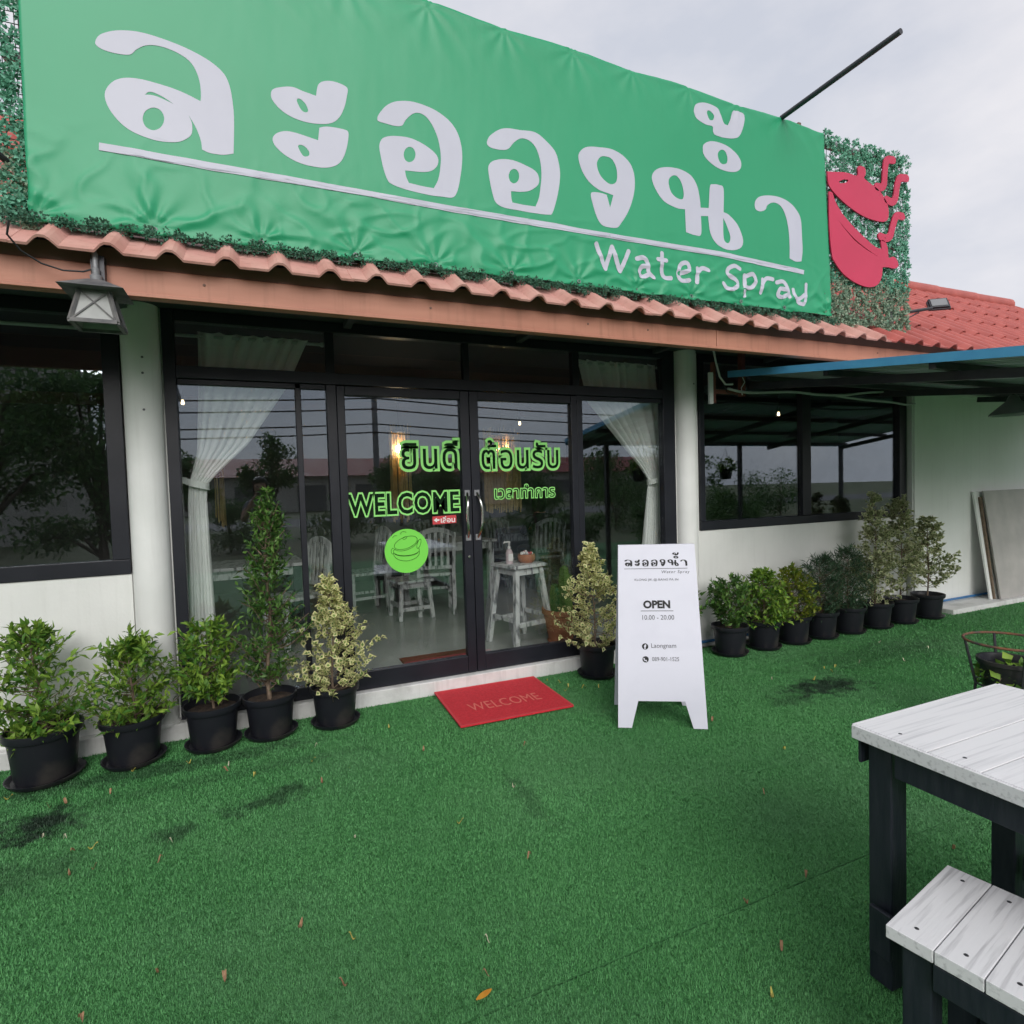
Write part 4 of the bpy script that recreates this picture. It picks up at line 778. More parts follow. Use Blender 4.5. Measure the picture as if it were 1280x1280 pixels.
# ------------------------------------------------------------------ curtains behind the glass
def lerp_tab(tab, z):
    tab = sorted(tab)
    if z <= tab[0][0]: return tab[0][1]
    for (a, va), (b, vb) in zip(tab, tab[1:]):
        if z <= b: return va+(vb-va)*(z-a)/(b-a)
    return tab[-1][1]
def curtain(label, le, ri, z0, z1, tie_z, pleats, seed, tie_to):
    root = thing('curtain', label, 'curtain', (le[0][1], 4.16, z0))
    O = (-le[0][1], -4.16, -z0); nx, nz = pleats*10, 70; V_, F_ = [], []
    for j in range(nz+1):
        z = z0+(z1-z0)*j/nz; xl, xr = lerp_tab(le, z), lerp_tab(ri, z); wdt = xr-xl
        pinch = min(1, abs(z-tie_z)/.35)
        for i in range(nx+1):
            s_ = i/nx; ph = s_*pleats*2*math.pi+3.2*noise.noise(Vector((s_*4, z*.9, seed)))
            am = (.012+.026*pinch)*(1 if z < z1-.06 else 1.15)
            if z < tie_z: am *= .8
            y = 4.16+am*(.65+.6*noise.noise(Vector((s_*6, z*1.3, seed+8))))*math.sin(ph)+.008*noise.noise(Vector((s_*9, z*3, seed+3)))
            zz = z
            if j == nz: zz += .012*math.sin(ph)
            V_.append((xl+wdt*s_+.006*math.cos(ph), y, zz))
    for j in range(nz):
        for i in range(nx):
            a = j*(nx+1)+i; F_.append((a, a+1, a+nx+2, a+nx+1))
    me = bpy.data.meshes.new('cloth'); me.from_pydata(V_, [], F_); me.materials.append(M['curtain'])
    for p in me.polygons: p.use_smooth = True
    link('cloth', me, root, loc=O)
    xm = (lerp_tab(le, tie_z)+lerp_tab(ri, tie_z))/2; wt = lerp_tab(ri, tie_z)-lerp_tab(le, tie_z)
    mb = MB(); pts = [(xm+(wt/2+.015)*math.cos(a), 4.16+.055*math.sin(a), tie_z+.018*math.cos(a)*tie_to) for a in np.linspace(0, 2*math.pi, 25)]
    for i in range(24):
        p, q = pts[i], pts[i+1]; mb.quad((p[0], p[1], p[2]-.022), (q[0], q[1], q[2]-.022), (q[0], q[1], q[2]+.022), (p[0], p[1], p[2]+.022))
    x1_ = xm+tie_to*(wt/2+.10)
    mb.quad((xm+tie_to*wt/2, 4.115, tie_z-.02+.018), (x1_, 4.14, tie_z+.03), (x1_, 4.14, tie_z+.065), (xm+tie_to*wt/2, 4.115, tie_z+.022+.018))
    mb.build('tie_band', M['curtain'], root, loc=O)
    return root
curtain('white sheer curtain tied aside behind the narrow glass panel next to the tall potted shrub', [(.12, -.445), (.66, -.452), (1.45, -.425), (1.54, -.415), (1.75, -.36), (2.17, -.335), (2.50, -.325)], [(.12, -.27), (.66, -.305), (1.45, -.32), (1.54, -.312), (1.62, -.24), (1.8, -.06), (2.17, .185), (2.50, .335)],   .12, 2.50, 1.54, 7, 1, -1)
curtain('white sheer curtain tied aside behind the glass panel by the column over the folding sign', [(.12, 3.02), (.9, 3.045), (1.42, 3.12), (1.49, 3.135), (1.6, 3.05), (2.16, 2.52), (2.50, 2.44)], [(.12, 3.27), (.9, 3.255), (1.49, 3.25), (2.16, 3.242), (2.50, 3.205)], .12, 2.50, 1.49, 8, 5, 1)
for x0, x1, lb in ((-.47, .42, 'white curtain rod behind the transom over the tall potted shrub'), (2.40, 3.26, 'white curtain rod behind the transom beside the column over the folding sign'), (-3.2, -.75, 'pale rail high behind the window left of the lantern column')):
    mb = MB(); mb.tube([(x0, 4.16, 2.475), (x1, 4.16, 2.475)], .011, 10); mb.tube([(x0-.02, 4.16, 2.475), (x0, 4.16, 2.475)], .017, 10); mb.tube([(x1, 4.16, 2.475), (x1+.02, 4.16, 2.475)], .017, 10)
    tag(mb.build('curtain_rod', M['rod'], smooth=True), lb, 'curtain rod')

# ------------------------------------------------------------------ inside the restaurant
FZ = .0985
def stool(name, label, x, y, rz, h=.70, top=.36, foot=.44, m=None):
    m = m or M['dist']; t = thing(name, label, 'stool', (x, y, FZ), rz)
    MB().box(-top/2, top/2, -top/2, top/2, h-.03, h).build('seat', m, t, bevel=.006)
    a = top/2-.05; b = foot/2-.02
    for sx in (-1, 1):
        for sy in (-1, 1):
            mb = MB(); mb.bar((sx*b, sy*b, 0), (sx*a, sy*a, h-.031), .042); mb.build('leg', m, t, bevel=.003)
    k = .28; c = b+(a-b)*k
    for s_ in (-1, 1):
        MB().box(-c, c, s_*c-.012, s_*c+.012, h*k-.02, h*k+.02).build('stretcher', m, t); MB().box(s_*c-.012, s_*c+.012, -c, c, h*k+.021, h*k+.056).build('stretcher', m, t)
        MB().box(-a, a, s_*a-.012, s_*a+.012, h-.09, h-.032).build('apron', m, t); MB().box(s_*a-.012, s_*a+.012, -a+.02, a-.02, h-.088, h-.033).build('apron', m, t)
    return t
ST = stool('stool', 'tall whitewashed wooden stool inside the glass door with a bottle and bowl on it', 2.06, 4.62, R(14))
ZS = FZ+.70
bt = thing('sanitizer_bottle', 'clear pump bottle standing on the tall white stool', 'bottle', (1.965, 4.60, ZS))
M['clear'] = mat('clear_pink_plastic', (.62, .50, .52), .15, spec=.6)
mb = MB(); mb.lathe([(0, 0), (.03, 0), (.032, .01), (.032, .10), (.02, .125), (.013, .13), (0, .13)], n=18); mb.build('body', M['clear'], bt, smooth=True)
mb = MB(); mb.lathe([(.014, .13), (.014, .15), (.006, .152), (.006, .19), (0, .19)], n=12); mb.tube([(0.01, 0, .19), (-.045, 0, .192), (-.05, 0, .18)], .007, 8); mb.build('pump', M['white_st'], bt, smooth=True)
mb = MB(); mb.box(-.022, .022, -.0335, -.0325, .03, .09); mb.build('label_patch', M['white_st'], bt)
bo = thing('clay_bowl', 'small orange clay bowl filled with white and red sweets on the stool', 'bowl', (2.13, 4.60, ZS))
mb = MB(); mb.lathe([(0, 0), (.055, 0), (.075, .02), (.08, .05), (.074, .075), (.068, .075), (.07, .05), (0, .045)], n=22); mb.build('bowl', M['terracotta'], bt and bo, smooth=True)
rr = random.Random(2)
for k in range(16):
    a, q = rr.uniform(0, 6.28), rr.uniform(0, .05); mb = MB(); mb.lathe([(0, -.014), (.012, -.008), (.014, 0), (.011, .009), (0, .014)], n=8)
    o = mb.build('sweet', M['white_st'] if rr.random() < .7 else M['red_st'], bo, smooth=True); o.location = (q*math.cos(a), q*math.sin(a), .078+rr.uniform(0, .02)*(1-q/.06)); o.rotation_euler = (rr.uniform(0, 3), rr.uniform(0, 3), 0)
tp = thing('terracotta_pot', 'orange clay pot with a ridged green cactus standing inside by the door', 'plant pot', (2.405, 4.42, FZ))
mb = MB(); mb.lathe([(0, 0), (.15, 0), (.165, .02), (.15, .03), (.19, .25), (.205, .26), (.205, .30), (.185, .30), (.175, .26), (0, .25)], n=30); mb.build('pot', M['terracotta'], tp, smooth=True)
mb = MB(); n = 18
for (cx_, cy_, hh) in ((0, 0, .42), (.07, .05, .34), (-.06, .06, .26)):
    b0 = len(mb.v); rings = [(.04, .25), (.05, .35), (.05, .25+hh*.7), (.035, .25+hh*.95), (.005, .25+hh)]
    for r_, z in rings:
        for k in range(n): a = 2*math.pi*k/n; q = r_*(1+.16*(k % 3 == 0)); mb.v.append((cx_+q*math.cos(a), cy_+q*math.sin(a), z))
    for i in range(len(rings)-1):
        for k in range(n): mb.f.append((b0+i*n+k, b0+i*n+(k+1) % n, b0+(i+1)*n+(k+1) % n, b0+(i+1)*n+k)); mb.m.append(0)
mb.build('cactus', M['leaf_d'], tp, smooth=True)
mi = thing('inner_doormat', 'brown-red doormat with gold lettering just inside the glass door', 'doormat', (1.30, 4.41, FZ+.001))
MB().box(-.33, .33, -.19, .19, 0, .012).build('pile', M['mat_in'], mi, bevel=.004)
put_text('Welcome', 'lettering', M['mat_txt2'], mi, lambda x, z: Vector((x, z, .0135)), -.24, .24, -.13, -.02, offset=.01)
def chair(label, x, y, rz, m, h=.46):
    t = thing('slat_back_chair', label, 'chair', (x, y, FZ), rz, 'wooden chairs in the dining room')
    MB().box(-.21, .21, -.21, .21, h-.03, h).build('seat', m, t, bevel=.005)
    for sx in (-1, 1):
        mb = MB(); mb.bar((sx*.19, -.19, 0), (sx*.19, -.19, h-.031), .04); mb.build('leg', m, t)
        mb = MB(); mb.bar((sx*.19, .215, 0), (sx*.19, .20, h), .04); mb.bar((sx*.19, .20, h+.001), (sx*.20, .26, h+.44), .035); mb.build('leg', m, t)
        MB().box(sx*.19-.012, sx*.19+.012, -.17, .19, .16, .19).build('stretcher', m, t)
    MB().box(-.17, .17, -.2, -.18, .22, .25).build('stretcher', m, t)
    for k in range(5):
        xx = -.13+k*.065; mb = MB(); mb.bar((xx, .215, h+.08), (xx, .255, h+.42+.03*math.cos((k-2)*.7)), .032, .012, up=(0, 1, 0)); mb.build('slat', m, t)
    mb = MB()
    for k in range(8):
        a0, a1 = -.2+k*.05, -.15+k*.05; f_ = lambda q: h+.42+.06*math.cos(q/.2*math.pi/2)
        mb.bar((a0, .262, f_(a0)), (a1, .262, f_(a1)), .022, .05, up=(0, 0, 1))
    mb.build('top_rail', m, t)
    MB().box(-.17, .17, .212, .236, h+.05, h+.085).build('lower_rail', m, t); return t
def dtable(label, x, y, rz, w_, d_, h=.74, planks=4, m=None, legm=None):
    m = m or M['dist']; t = thing('dining_table', label, 'table', (x, y, FZ), rz)
    for k in range(planks):
        a = -d_/2+k*d_/planks; MB().box(-w_/2, w_/2, a+.002, a+d_/planks-.002, h-.03, h).build('plank', m, t, bevel=.003)
    for sx in (-1, 1):
        for sy in (-1, 1):
            x0, y0 = sx*(w_/2-.07), sy*(d_/2-.07); MB().box(x0-.035, x0+.035, y0-.035, y0+.035, 0, h-.031).build('leg', legm or m, t)
        MB().box(-w_/2+.1, w_/2-.1, sx*(d_/2-.07)-.012, sx*(d_/2-.07)+.012, h-.11, h-.032).build('apron', m, t)
    return t
dtable('whitewashed dining table seen through the door behind the round green sticker', 2.0, 6.9, R(8), 1.25, .75)
chair('pale distressed chair turned to the table behind the round green sticker', 1.75, 6.25, R(170), M['dist'])
chair('tall-backed grey chair behind the red sticker on the door glass', 2.1, 7.55, R(-8), M['dist_d'])
chair('grey slat-back chair standing behind the tall white stool', 3.05, 7.1, R(20), M['dist_d'])
chair('pale chair with its side to the glass by the door jamb', 1.05, 6.75, R(-80), M['dist'])
chair('whitewashed chair behind the glass next to the tall potted shrub', .25, 5.55, R(-65), M['dist'])
dtable('white table behind the glass panel with the tied curtain and potted shrub', -.12, 5.9, R(4), .9, .7, m=M['dist'], legm=M['navy'])
dtable('dark-topped table where a person sits inside', 3.55, 7.6, R(0), 1.1, .75, m=M['dist_d'])
stool('low_bench', 'low distressed wooden stool beside the table behind the round sticker', 1.45, 6.15, R(5), h=.42, top=.40, foot=.40)
def bamboo(label, x, y, z0, z1, w_, n, seed):
    r = random.Random(seed); t = thing('bamboo_lamp', label, 'lamp', (x, y, z1)); mb = MB()
    for k in range(n):
        xx = r.uniform(-w_/2, w_/2); yy = r.uniform(-.08, .08); a = r.uniform(0, .12); mb.tube([(xx, yy, -a), (xx+r.uniform(-.01, .01), yy, z0-z1+r.uniform(0, .15))], r.uniform(.005, .010), 5)
    if w_ > .15:
        lb_ = MB(); lb_.lathe([(0, -.04), (.03, -.03), (.04, 0), (.03, .03), (0, .04)], (0, 0, -.28), 14); lb_.build('bulb', M['bulb_in'], t, smooth=True)
    s_ = mb.build('bamboo_sticks', M['bamboo'], t); s_['kind'] = 'stuff'
    mb = MB(); mb.lathe([(w_*.35, -.10), (w_*.4, -.09), (w_*.4, -.07), (0, -.06)], n=20); mb.build('hoop', M['steel_dark'], t); mb = MB(); mb.tube([(0, 0, -.06), (0, 0, 2.799-z1)], .003, 5); mb.build('cord', M['ink'], t)
    return t
bamboo('narrow hanging lamp of golden bamboo sticks behind the welcome lettering', 1.46, 6.5, 1.10, 2.22, .22, 34, 1)
bamboo('wide hanging curtain lamp of bamboo sticks behind the opening-hours lettering', 2.72, 6.5, 1.16, 2.20, .46, 105, 2)
bamboo('short bamboo stick bundle beside the tied curtain', -.372, 6.5, 1.10, 1.75, .09, 12, 3)
for x, y, z, lb in ((-.64, 6.3, 2.36, 'small lit bulb behind the tied curtain glass'), (2.97, 6.5, 2.25, 'small lit bulb above the wide bamboo lamp'), (5.65, 5.0, 2.235, 'small lit bulb high in the dark window under the awning')):
    t = thing('ceiling_bulb', lb, 'light', (x, y, z)); mb = MB(); mb.lathe([(0, -.016), (.011, -.013), (.016, -.002), (.013, .01), (.009, .03), (0, .03)], n=14); mb.build('bulb', M['bulb'], t, smooth=True)
    mb = MB(); mb.tube([(0, 0, .03), (0, 0, .08)], .015, 8); mb.tube([(0, 0, .08), (0, 0, 2.799-z)], .003, 5); mb.build('holder', M['ink'], t)
pf = thing('framed_poster', 'small framed poster on the inner wall above the bamboo lamp', 'poster', (4.7, 8.97, 2.05))
MB().box(-.3, .3, -.03, .0, -.2, .2).build('frame', M['ink'], pf, bevel=.004); MB().box(-.26, .26, -.034, -.0305, -.16, .16).build('sheet', M['white_st'], pf)

# ------------------------------------------------------------------ potted plants
def plant_mesh(stemz, z0, z1, prof, nbr, nl, ll, lw, mat_, seed, jitter=.25, leanxy=(0, 0), up=.5, inner=.35, stem_r=.008):
    r = np.random.default_rng(seed); mb = MB(); P, D, U = [], [], []
    ax = lambda z: np.array([leanxy[0]*(z-stemz)/(z1-stemz)+.012*math.sin(z*9+seed), leanxy[1]*(z-stemz)/(z1-stemz)+.012*math.cos(z*7+seed), z])
    zz = np.linspace(stemz-.03, z1*.9+z0*.1, 9); mb.tube([ax(z) for z in zz], list(np.linspace(stem_r, stem_r*.25, 9)), 6)
    for k in range(nbr):
        t = r.uniform(0, 1)**.9; a = r.uniform(0, 2*math.pi); rad = lerp_tab(prof, t)*(1-jitter+jitter*1.6*r.random())
        z = z0+(z1-z0)*t; e = ax(min(z, z1))+np.array([rad*math.cos(a), rad*math.sin(a), r.uniform(-.02, .02)])
        s = ax(max(stemz, z-rad*up-.05*r.random())); mid = (s+e)/2+np.array([0, 0, .02*r.normal()-.02])
        if k % 2 == 0: mb.tube([s, mid, e], [stem_r*.35, stem_r*.25, stem_r*.15], 4, cap=False)
        m = max(3, int(nl*r.uniform(.7, 1.3)))
        for q in range(m):
            f = inner+(1-inner)*(q+r.random())/m; p = (1-f)**2*s+2*f*(1-f)*mid+f*f*e; tang = (e-s)/(np.linalg.norm(e-s)+1e-6)
            d = tang*r.uniform(.1, .9)+r.normal(size=3)*.65+np.array([0, 0, .25]); P.append(p); D.append(d); U.append(np.array([0, 0, 1.])+r.normal(size=3)*.55)
    n = len(P); fo = leaf_cloud(P, D, U, r.uniform(.65, 1.2, n)*ll, r.uniform(.75, 1.15, n)*lw, mat_, 'foliage')
    return mb, fo
def pot_plant(label, x, y, kind, seed, scale=1.0, rz=0, **k):
    t = thing('potted_plant', label, 'potted plant', (x, y, .0165), rz, 'potted plants along the shopfront')
    mb = MB(); s = scale
    mb.lathe([(0, .012), (.112*s, .012), (.118*s, .03), (.136*s, .205*s), (.150*s, .21*s), (.154*s, .222*s), (.154*s, .243*s), (.146*s, .245*s), (.140*s, .235*s), (.136*s, .19*s)], n=32)
    p = mb.build('pot', M['pot'], t, smooth=True)
    mb = MB(); mb.lathe([(0, 0), (.135*s, 0), (.150*s, .018), (.153*s, .026), (.147*s, .026), (.13*s, .010), (0, .010)], n=32); mb.build('saucer', M['pot'], t, smooth=True)
    mb = MB(); b0 = 0; r = random.Random(seed); n = 20
    mb.v.append((0, 0, .215*s))
    for ring in (.07*s, .1372*s):
        for q in range(n): a = 2*math.pi*q/n; mb.v.append((ring*math.cos(a), ring*math.sin(a), .205*s+r.uniform(-.008, .012)*(1 if ring < .1 else .3)))
    for q in range(n): mb.f.append((0, 1+q, 1+(q+1) % n)); mb.f.append((1+q, 1+n+q, 1+n+(q+1) % n, 1+(q+1) % n))
    mb.m = [0]*len(mb.f); mb.build('soil', M['soil'], p, smooth=True)
    st, fo = plant_mesh(.2*s, seed=seed, **k)
    st.build('stem', M['bark'], t, smooth=True); o = link('foliage', fo, t); o['kind'] = 'stuff'; return t
bushp = [(0, .13), (.3, .22), (.6, .21), (.85, .15), (1, .05)]
pot_plant('spreading green bush in a wide black pot, leaning over its rim, under the left window', -1.09, 3.70, 'bush', 11, 1.12, z0=.20, z1=.80, prof=[(0, .18), (.3, .27), (.6, .25), (.85, .17), (1, .06)], jitter=.4, nbr=140, nl=12, ll=.058, lw=.022, mat_=M['leaf_g'], leanxy=(-.02, 0))
pot_plant('loose green bush trailing a spray down the side of its black pot', -.70, 3.72, 'bush', 12, 1.02, z0=.22, z1=.70, prof=[(0, .2), (.25, .25), (.6, .22), (.85, .16), (1, .06)], jitter=.4, nbr=110, nl=12, ll=.058, lw=.021, mat_=M['leaf_g'], leanxy=(.02, -.02))
pot_plant('rounded dense green bush on a thin bare stem, beside the tall shrub', -.31, 3.74, 'bush', 13, 1.0, z0=.30, z1=.74, prof=[(0, .10), (.3, .19), (.6, .19), (.85, .14), (1, .05)], jitter=.35, nbr=130, nl=12, ll=.05, lw=.020, mat_=M['leaf_g'], leanxy=(-.01, -.02))
pot_plant('tall narrow dark green shrub on a bare forked trunk before the tied curtain', .0, 3.75, 'column', 14, 1.0, z0=.34, z1=1.47, prof=[(0, .09), (.15, .18), (.3, .20), (.5, .14), (.75, .11), (.92, .07), (1, .02)], jitter=.5, nbr=215, nl=12, ll=.048, lw=.017, mat_=M['leaf_d'], stem_r=.014, leanxy=(.03, 0))
pot_plant('cone-shaped cream-edged variegated plant between the tall shrub and the red doormat', .375, 3.74, 'cone', 15, .98, z0=.26, z1=.93, prof=[(0, .19), (.2, .29), (.4, .25), (.62, .14), (.82, .055), (1, .02)], jitter=.5, nbr=115, nl=10, ll=.046, lw=.036, mat_=M['leaf_v'], leanxy=(-.01, 0))
pot_plant('cream-edged variegated plant right beside the white folding sign', 2.30, 3.74, 'cone', 16, 1.0, z0=.24, z1=.99, prof=[(0, .18), (.2, .28), (.45, .25), (.7, .14), (.88, .06), (1, .02)], jitter=.5, nbr=125, nl=10, ll=.046, lw=.036, mat_=M['leaf_v'], leanxy=(-.05, 0))
pot_plant('small leafy plant mostly hidden behind the white folding sign', 3.08, 3.72, 'bush', 17, .95, z0=.24, z1=.72, prof=bushp, nbr=55, nl=8, ll=.045, lw=.028, mat_=M['leaf_d'])
RW = [
 ('small green bush on a visible stem, first in the row right of the folding sign', dict(z0=.28, z1=.64, prof=[(0, .10), (.3, .19), (.6, .18), (.85, .13), (1, .05)], nbr=100, nl=11, ll=.052, lw=.024, mat_=M['leaf_d'])),
 ('full green bush with fresh leaves, second in the row right of the folding sign', dict(z0=.20, z1=.66, prof=[(0, .18), (.3, .25), (.6, .22), (.85, .15), (1, .05)], nbr=170, nl=12, ll=.052, lw=.022, mat_=M['leaf_g'])),
 ('yellow-green bush between the full green bush and the wispy plants', dict(z0=.22, z1=.66, prof=[(0, .17), (.3, .22), (.6, .21), (.85, .14), (1, .05)], nbr=140, nl=11, ll=.048, lw=.022, mat_=M['leaf_y'])),
 ('wispy fine-leaved dark plant next to the yellow-green bush', dict(z0=.20, z1=.74, prof=[(0, .10), (.3, .20), (.6, .22), (.85, .16), (1, .05)], nbr=170, nl=18, ll=.06, lw=.008, mat_=M['leaf_w'])),
 ('wispy fine-leaved dark plant next to the tall variegated shrubs', dict(z0=.20, z1=.78, prof=[(0, .10), (.3, .20), (.6, .22), (.85, .16), (1, .05)], nbr=170, nl=18, ll=.06, lw=.008, mat_=M['leaf_w'])),
 ('tall variegated shrub in front of the window, next to the wispy plants', dict(z0=.22, z1=1.28, prof=[(0, .13), (.2, .22), (.45, .20), (.7, .14), (.9, .08), (1, .03)], jitter=.45, nbr=150, nl=10, ll=.05, lw=.034, mat_=M['leaf_v2'])),
 ('tall variegated shrub on a bare stem under the window corner', dict(z0=.34, z1=1.24, prof=[(0, .12), (.2, .22), (.45, .21), (.7, .13), (.9, .08), (1, .03)], jitter=.45, nbr=135, nl=10, ll=.05, lw=.034, mat_=M['leaf_v2'])),
 ('open-branched variegated shrub, last in the row against the white board wall', dict(z0=.36, z1=1.02, prof=[(0, .12), (.2, .24), (.4, .26), (.6, .12), (.75, .14), (.9, .09), (1, .03)], nbr=100, nl=10, ll=.05, lw=.036, mat_=M['leaf_v2']))]
for k, (lb, kw) in enumerate(RW):
    pot_plant(lb, [3.57, 3.95, 4.31, 4.66, 5.03, 5.42, 5.80, 6.22][k], 3.68, 'row', 30+k, .98, **kw)
# wire plant stand near the table
ps = thing('wire_plant_stand', 'rusty wire ring plant stand with a leafy plant, behind the white table', 'plant stand', (3.72, 1.78, .0165))
mb = MB(); mb.tube([(.20*math.cos(a), .20*math.sin(a), .52) for a in np.linspace(0, 2*math.pi, 33)], .007, 7); mb.build('ring', M['rusty'], ps, smooth=True)
mb = MB(); mb.tube([(.15*math.cos(a), .15*math.sin(a), .28) for a in np.linspace(0, 2*math.pi, 29)], .005, 6); mb.build('ring', M['steel_dark'], ps, smooth=True)
for k in range(4):
    a = R(45+90*k); mb = MB(); mb.tube([(.2*math.cos(a), .2*math.sin(a), .52), (.15*math.cos(a), .15*math.sin(a), .28), (.17*math.cos(a), .17*math.sin(a), 0)], .007, 6); mb.build('leg', M['steel_dark'], ps, smooth=True)
mb = MB(); mb.lathe([(0, .2), (.10, .2), (.138, .40), (.145, .40), (.145, .42), (.13, .42), (.12, .38), (0, .37)], n=22); mb.build('pot', M['pot'], ps, smooth=True)
st, fo = plant_mesh(.37, .24, .385, [(0, .14), (.5, .15), (1, .08)], 36, 7, .06, .05, M['leaf_g'], 77); st.build('stem', M['bark'], ps); o = link('foliage', fo, ps); o['kind'] = 'stuff'

# ------------------------------------------------------------------ folding sign, doormat, table, bench
fs = thing('folding_sign', 'white A-frame board with black lettering standing on the turf beside the doormat', 'sign')
p0, p1 = Vector((1.896, 2.853, .012)), Vector((2.335, 2.598, .012)); xa = (p1-p0); W_ = xa.length; xa.normalize()
back = Vector((-xa.y, xa.x, 0)); H_ = 1.085; lean = .175
if back.y < 0: back = -back
ya = (back*lean+Vector((0, 0, 1.072))).normalized(); na = xa.cross(ya)
fs.location = p0; fs.rotation_euler = (0, 0, math.atan2(xa.y, xa.x))
lx, lz = Vector((1, 0, 0)), Vector((0, math.sin(math.atan2(lean, 1.072)), math.cos(math.atan2(lean, 1.072))))
ln_ = lx.cross(lz)                       # points to the viewer (local -y)
def onb(off): return lambda x, z: lx*x+lz*z+ln_*off
s1, s2 = .0, W_
outl = [(-.005, 0), (.075, 0), (.118, .155), (W_-.118, .155), (W_-.075, 0), (W_+.005, 0), (W_-.02, H_), (.03, H_)]
def panel(flip, off, name):
    mb = MB(); f0, f1 = onb(off), onb(off-.012)
    A_ = [f0(*q) for q in outl]; B_ = [f1(*q) for q in outl]
    if flip:
        T = 2*lz.y*H_*1.0+.03; A_ = [Vector((p.x, T-p.y, p.z)) for p in A_]; B_ = [Vector((p.x, T-p.y, p.z)) for p in B_]
    mb.quad(*A_); mb.quad(*B_[::-1])
    for i in range(len(A_)): j = (i+1) % len(A_); mb.quad(B_[i], B_[j], A_[j], A_[i])
    return mb.build(name, M['signwhite'], fs)
fp = panel(False, 0, 'front_panel'); panel(True, 0, 'back_panel')
mb = MB(); mb.tube([onb(-.02)(.03, H_-.02), onb(-.02)(W_-.03, H_-.02)], .006, 6); mb.build('hinge', M['steel_grey'], fs)
F_ = onb(.0015)
def heading(y0, x0, x1):
    allp = [p for cs in LETTERS[:-1] for c in cs for p in c]; a0, a1 = min(p[0] for p in allp), max(p[0] for p in allp); k = (x1-x0)/(a1-a0)
    # the banner lettering, levelled along its underline, at small size
    for cs in LETTERS[:-1]:
        me = fill_mesh([smooth_closed(c, 3) for c in cs])
        for v in me.vertices: v.co = F_(x0+(v.co.x-a0)*k, y0+(v.co.y-3.0-.0*(v.co.x-a0))*k*1.0)
        me.materials.clear(); me.materials.append(M['ink']); link('letter', me, fp)
heading(.945, .065, .44)
def rule(x0, x1, z, h, m=M['ink_g']): mb = MB(); mb.quad(F_(x0, z), F_(x1, z), F_(x1, z+h), F_(x0, z+h)); mb.build('rule', m, fp)
rule(.062, .44, .938, .003); rule(.152, .345, .683, .0035)
put_text('Water Spray', 'lettering', M['ink_g'], fp, F_, .285, .452, .905, .928, shear=.15, space=1.15)
put_text('KLONG JIK @ BANG PA IN', 'lettering', M['ink_g'], fp, F_, .122, .382, .862, .880)
put_text('OPEN', 'lettering', M['ink'], fp, F_, .168, .328, .699, .748, offset=.045)
put_text('10.00 - 20.00', 'lettering', M['ink_g'], fp, F_, .160, .348, .632, .660)
put_text('Laongnam', 'lettering', M['ink_g'], fp, F_, .206, .352, .458, .492)
put_text('089-901-1525', 'lettering', M['ink_g'], fp, F_, .208, .366, .388, .412)
for z, kind in ((.474, 'f'), (.398, 'p')):
    mb = MB(); c = (.170, z); mb.poly([F_(c[0]+.0185*math.cos(a), c[1]+.0185*math.sin(a)) for a in np.linspace(0, 2*math.pi, 28)[:-1]]); mb.build('round_icon', M['ink'], fp)
    F2 = onb(.003)
    if kind == 'f': put_text('f', 'icon_mark', M['signwhite'], fp, F2, .163, .177, z-.015, z+.012, offset=.05)
    else:
        mb = MB(); ar = [(c[0]+.002-.011*math.cos(R(b)), c[1]+.003-.011*math.sin(R(b))) for b in range(-25, 116, 14)]
        for i in range(len(ar)-1):
            wd = .0045 if i in (0, 1, len(ar)-2, len(ar)-3) else .003
            a_, b_ = Vector(ar[i]), Vector(ar[i+1]); q = (b_-a_).normalized(); q = Vector((-q.y, q.x))*wd; mb.quad(F2(*(a_-q)), F2(*(b_-q)), F2(*(b_+q)), F2(*(a_+q)))
        mb.build('icon_mark', M['signwhite'], fp)
dm = thing('doormat', 'bright red doormat with faint lettering on the turf before the glass doors', 'doormat', (1.44, 3.585, .016), R(-1.8))
MB().box(-.385, .385, -.325, .325, 0, .012).build('pile', M['mat_red'], dm, bevel=.005)
mb = MB()
for a in ((-.385, .385, -.325, -.31), (-.385, .385, .31, .325), (-.385, -.37, -.309, .309), (.37, .385, -.309, .309)): mb.box(a[0], a[1], a[2], a[3], .0125, .0145)
mb.build('border', M['mat_red_b'], dm)
put_text('WELCOME', 'lettering', M['mat_txt'], dm, lambda x, z: Vector((x, z, .0138)), -.25, .25, -.13, .0, offset=.0)

tb = thing('outdoor_table', 'white plank-topped outdoor table with dark navy legs on the turf', 'table', (1.885, .40, .0165)); TZ = .733
yy = [1.10, .905, .785, .60, .41, .22, .03, -.16, -.30]; LO = (-1.885, -.40, -.0165)
for a, b in zip(yy, yy[1:]):
    o = MB().box(1.528, 2.238, b+.002, a-.002, TZ-.018, TZ+.0165).build('plank', M['white_wood'], tb, bevel=.0012, loc=LO)
MB().box(1.532, 2.234, -.295, 1.095, TZ-.0232, TZ-.0185).build('underboard', M['navy'], tb, loc=LO)
for a, b in zip(yy[:5], yy[1:6]):
    for x in (1.575, 2.19):
        mb = MB(); mb.lathe([(0, .0008), (.0042, .0006), (.005, 0), (0, -.001)], (x, (a+b)/2, TZ+.0166), 10); mb.build('screw', M['steel_dark'], tb, loc=LO)
for (x0, x1, y0, y1) in ((1.518, 1.5275, -.30, 1.104), (2.2385, 2.248, -.30, 1.104)):
    MB().box(x0, x1, y0, y1, TZ-.022, TZ+.0155).build('edge_strip', M['white_edge'], tb, bevel=.002, loc=LO)
MB().box(1.528, 2.238, 1.0995, 1.109, TZ-.022, TZ+.0158).build('edge_strip', M['white_edge'], tb, bevel=.002, loc=LO)
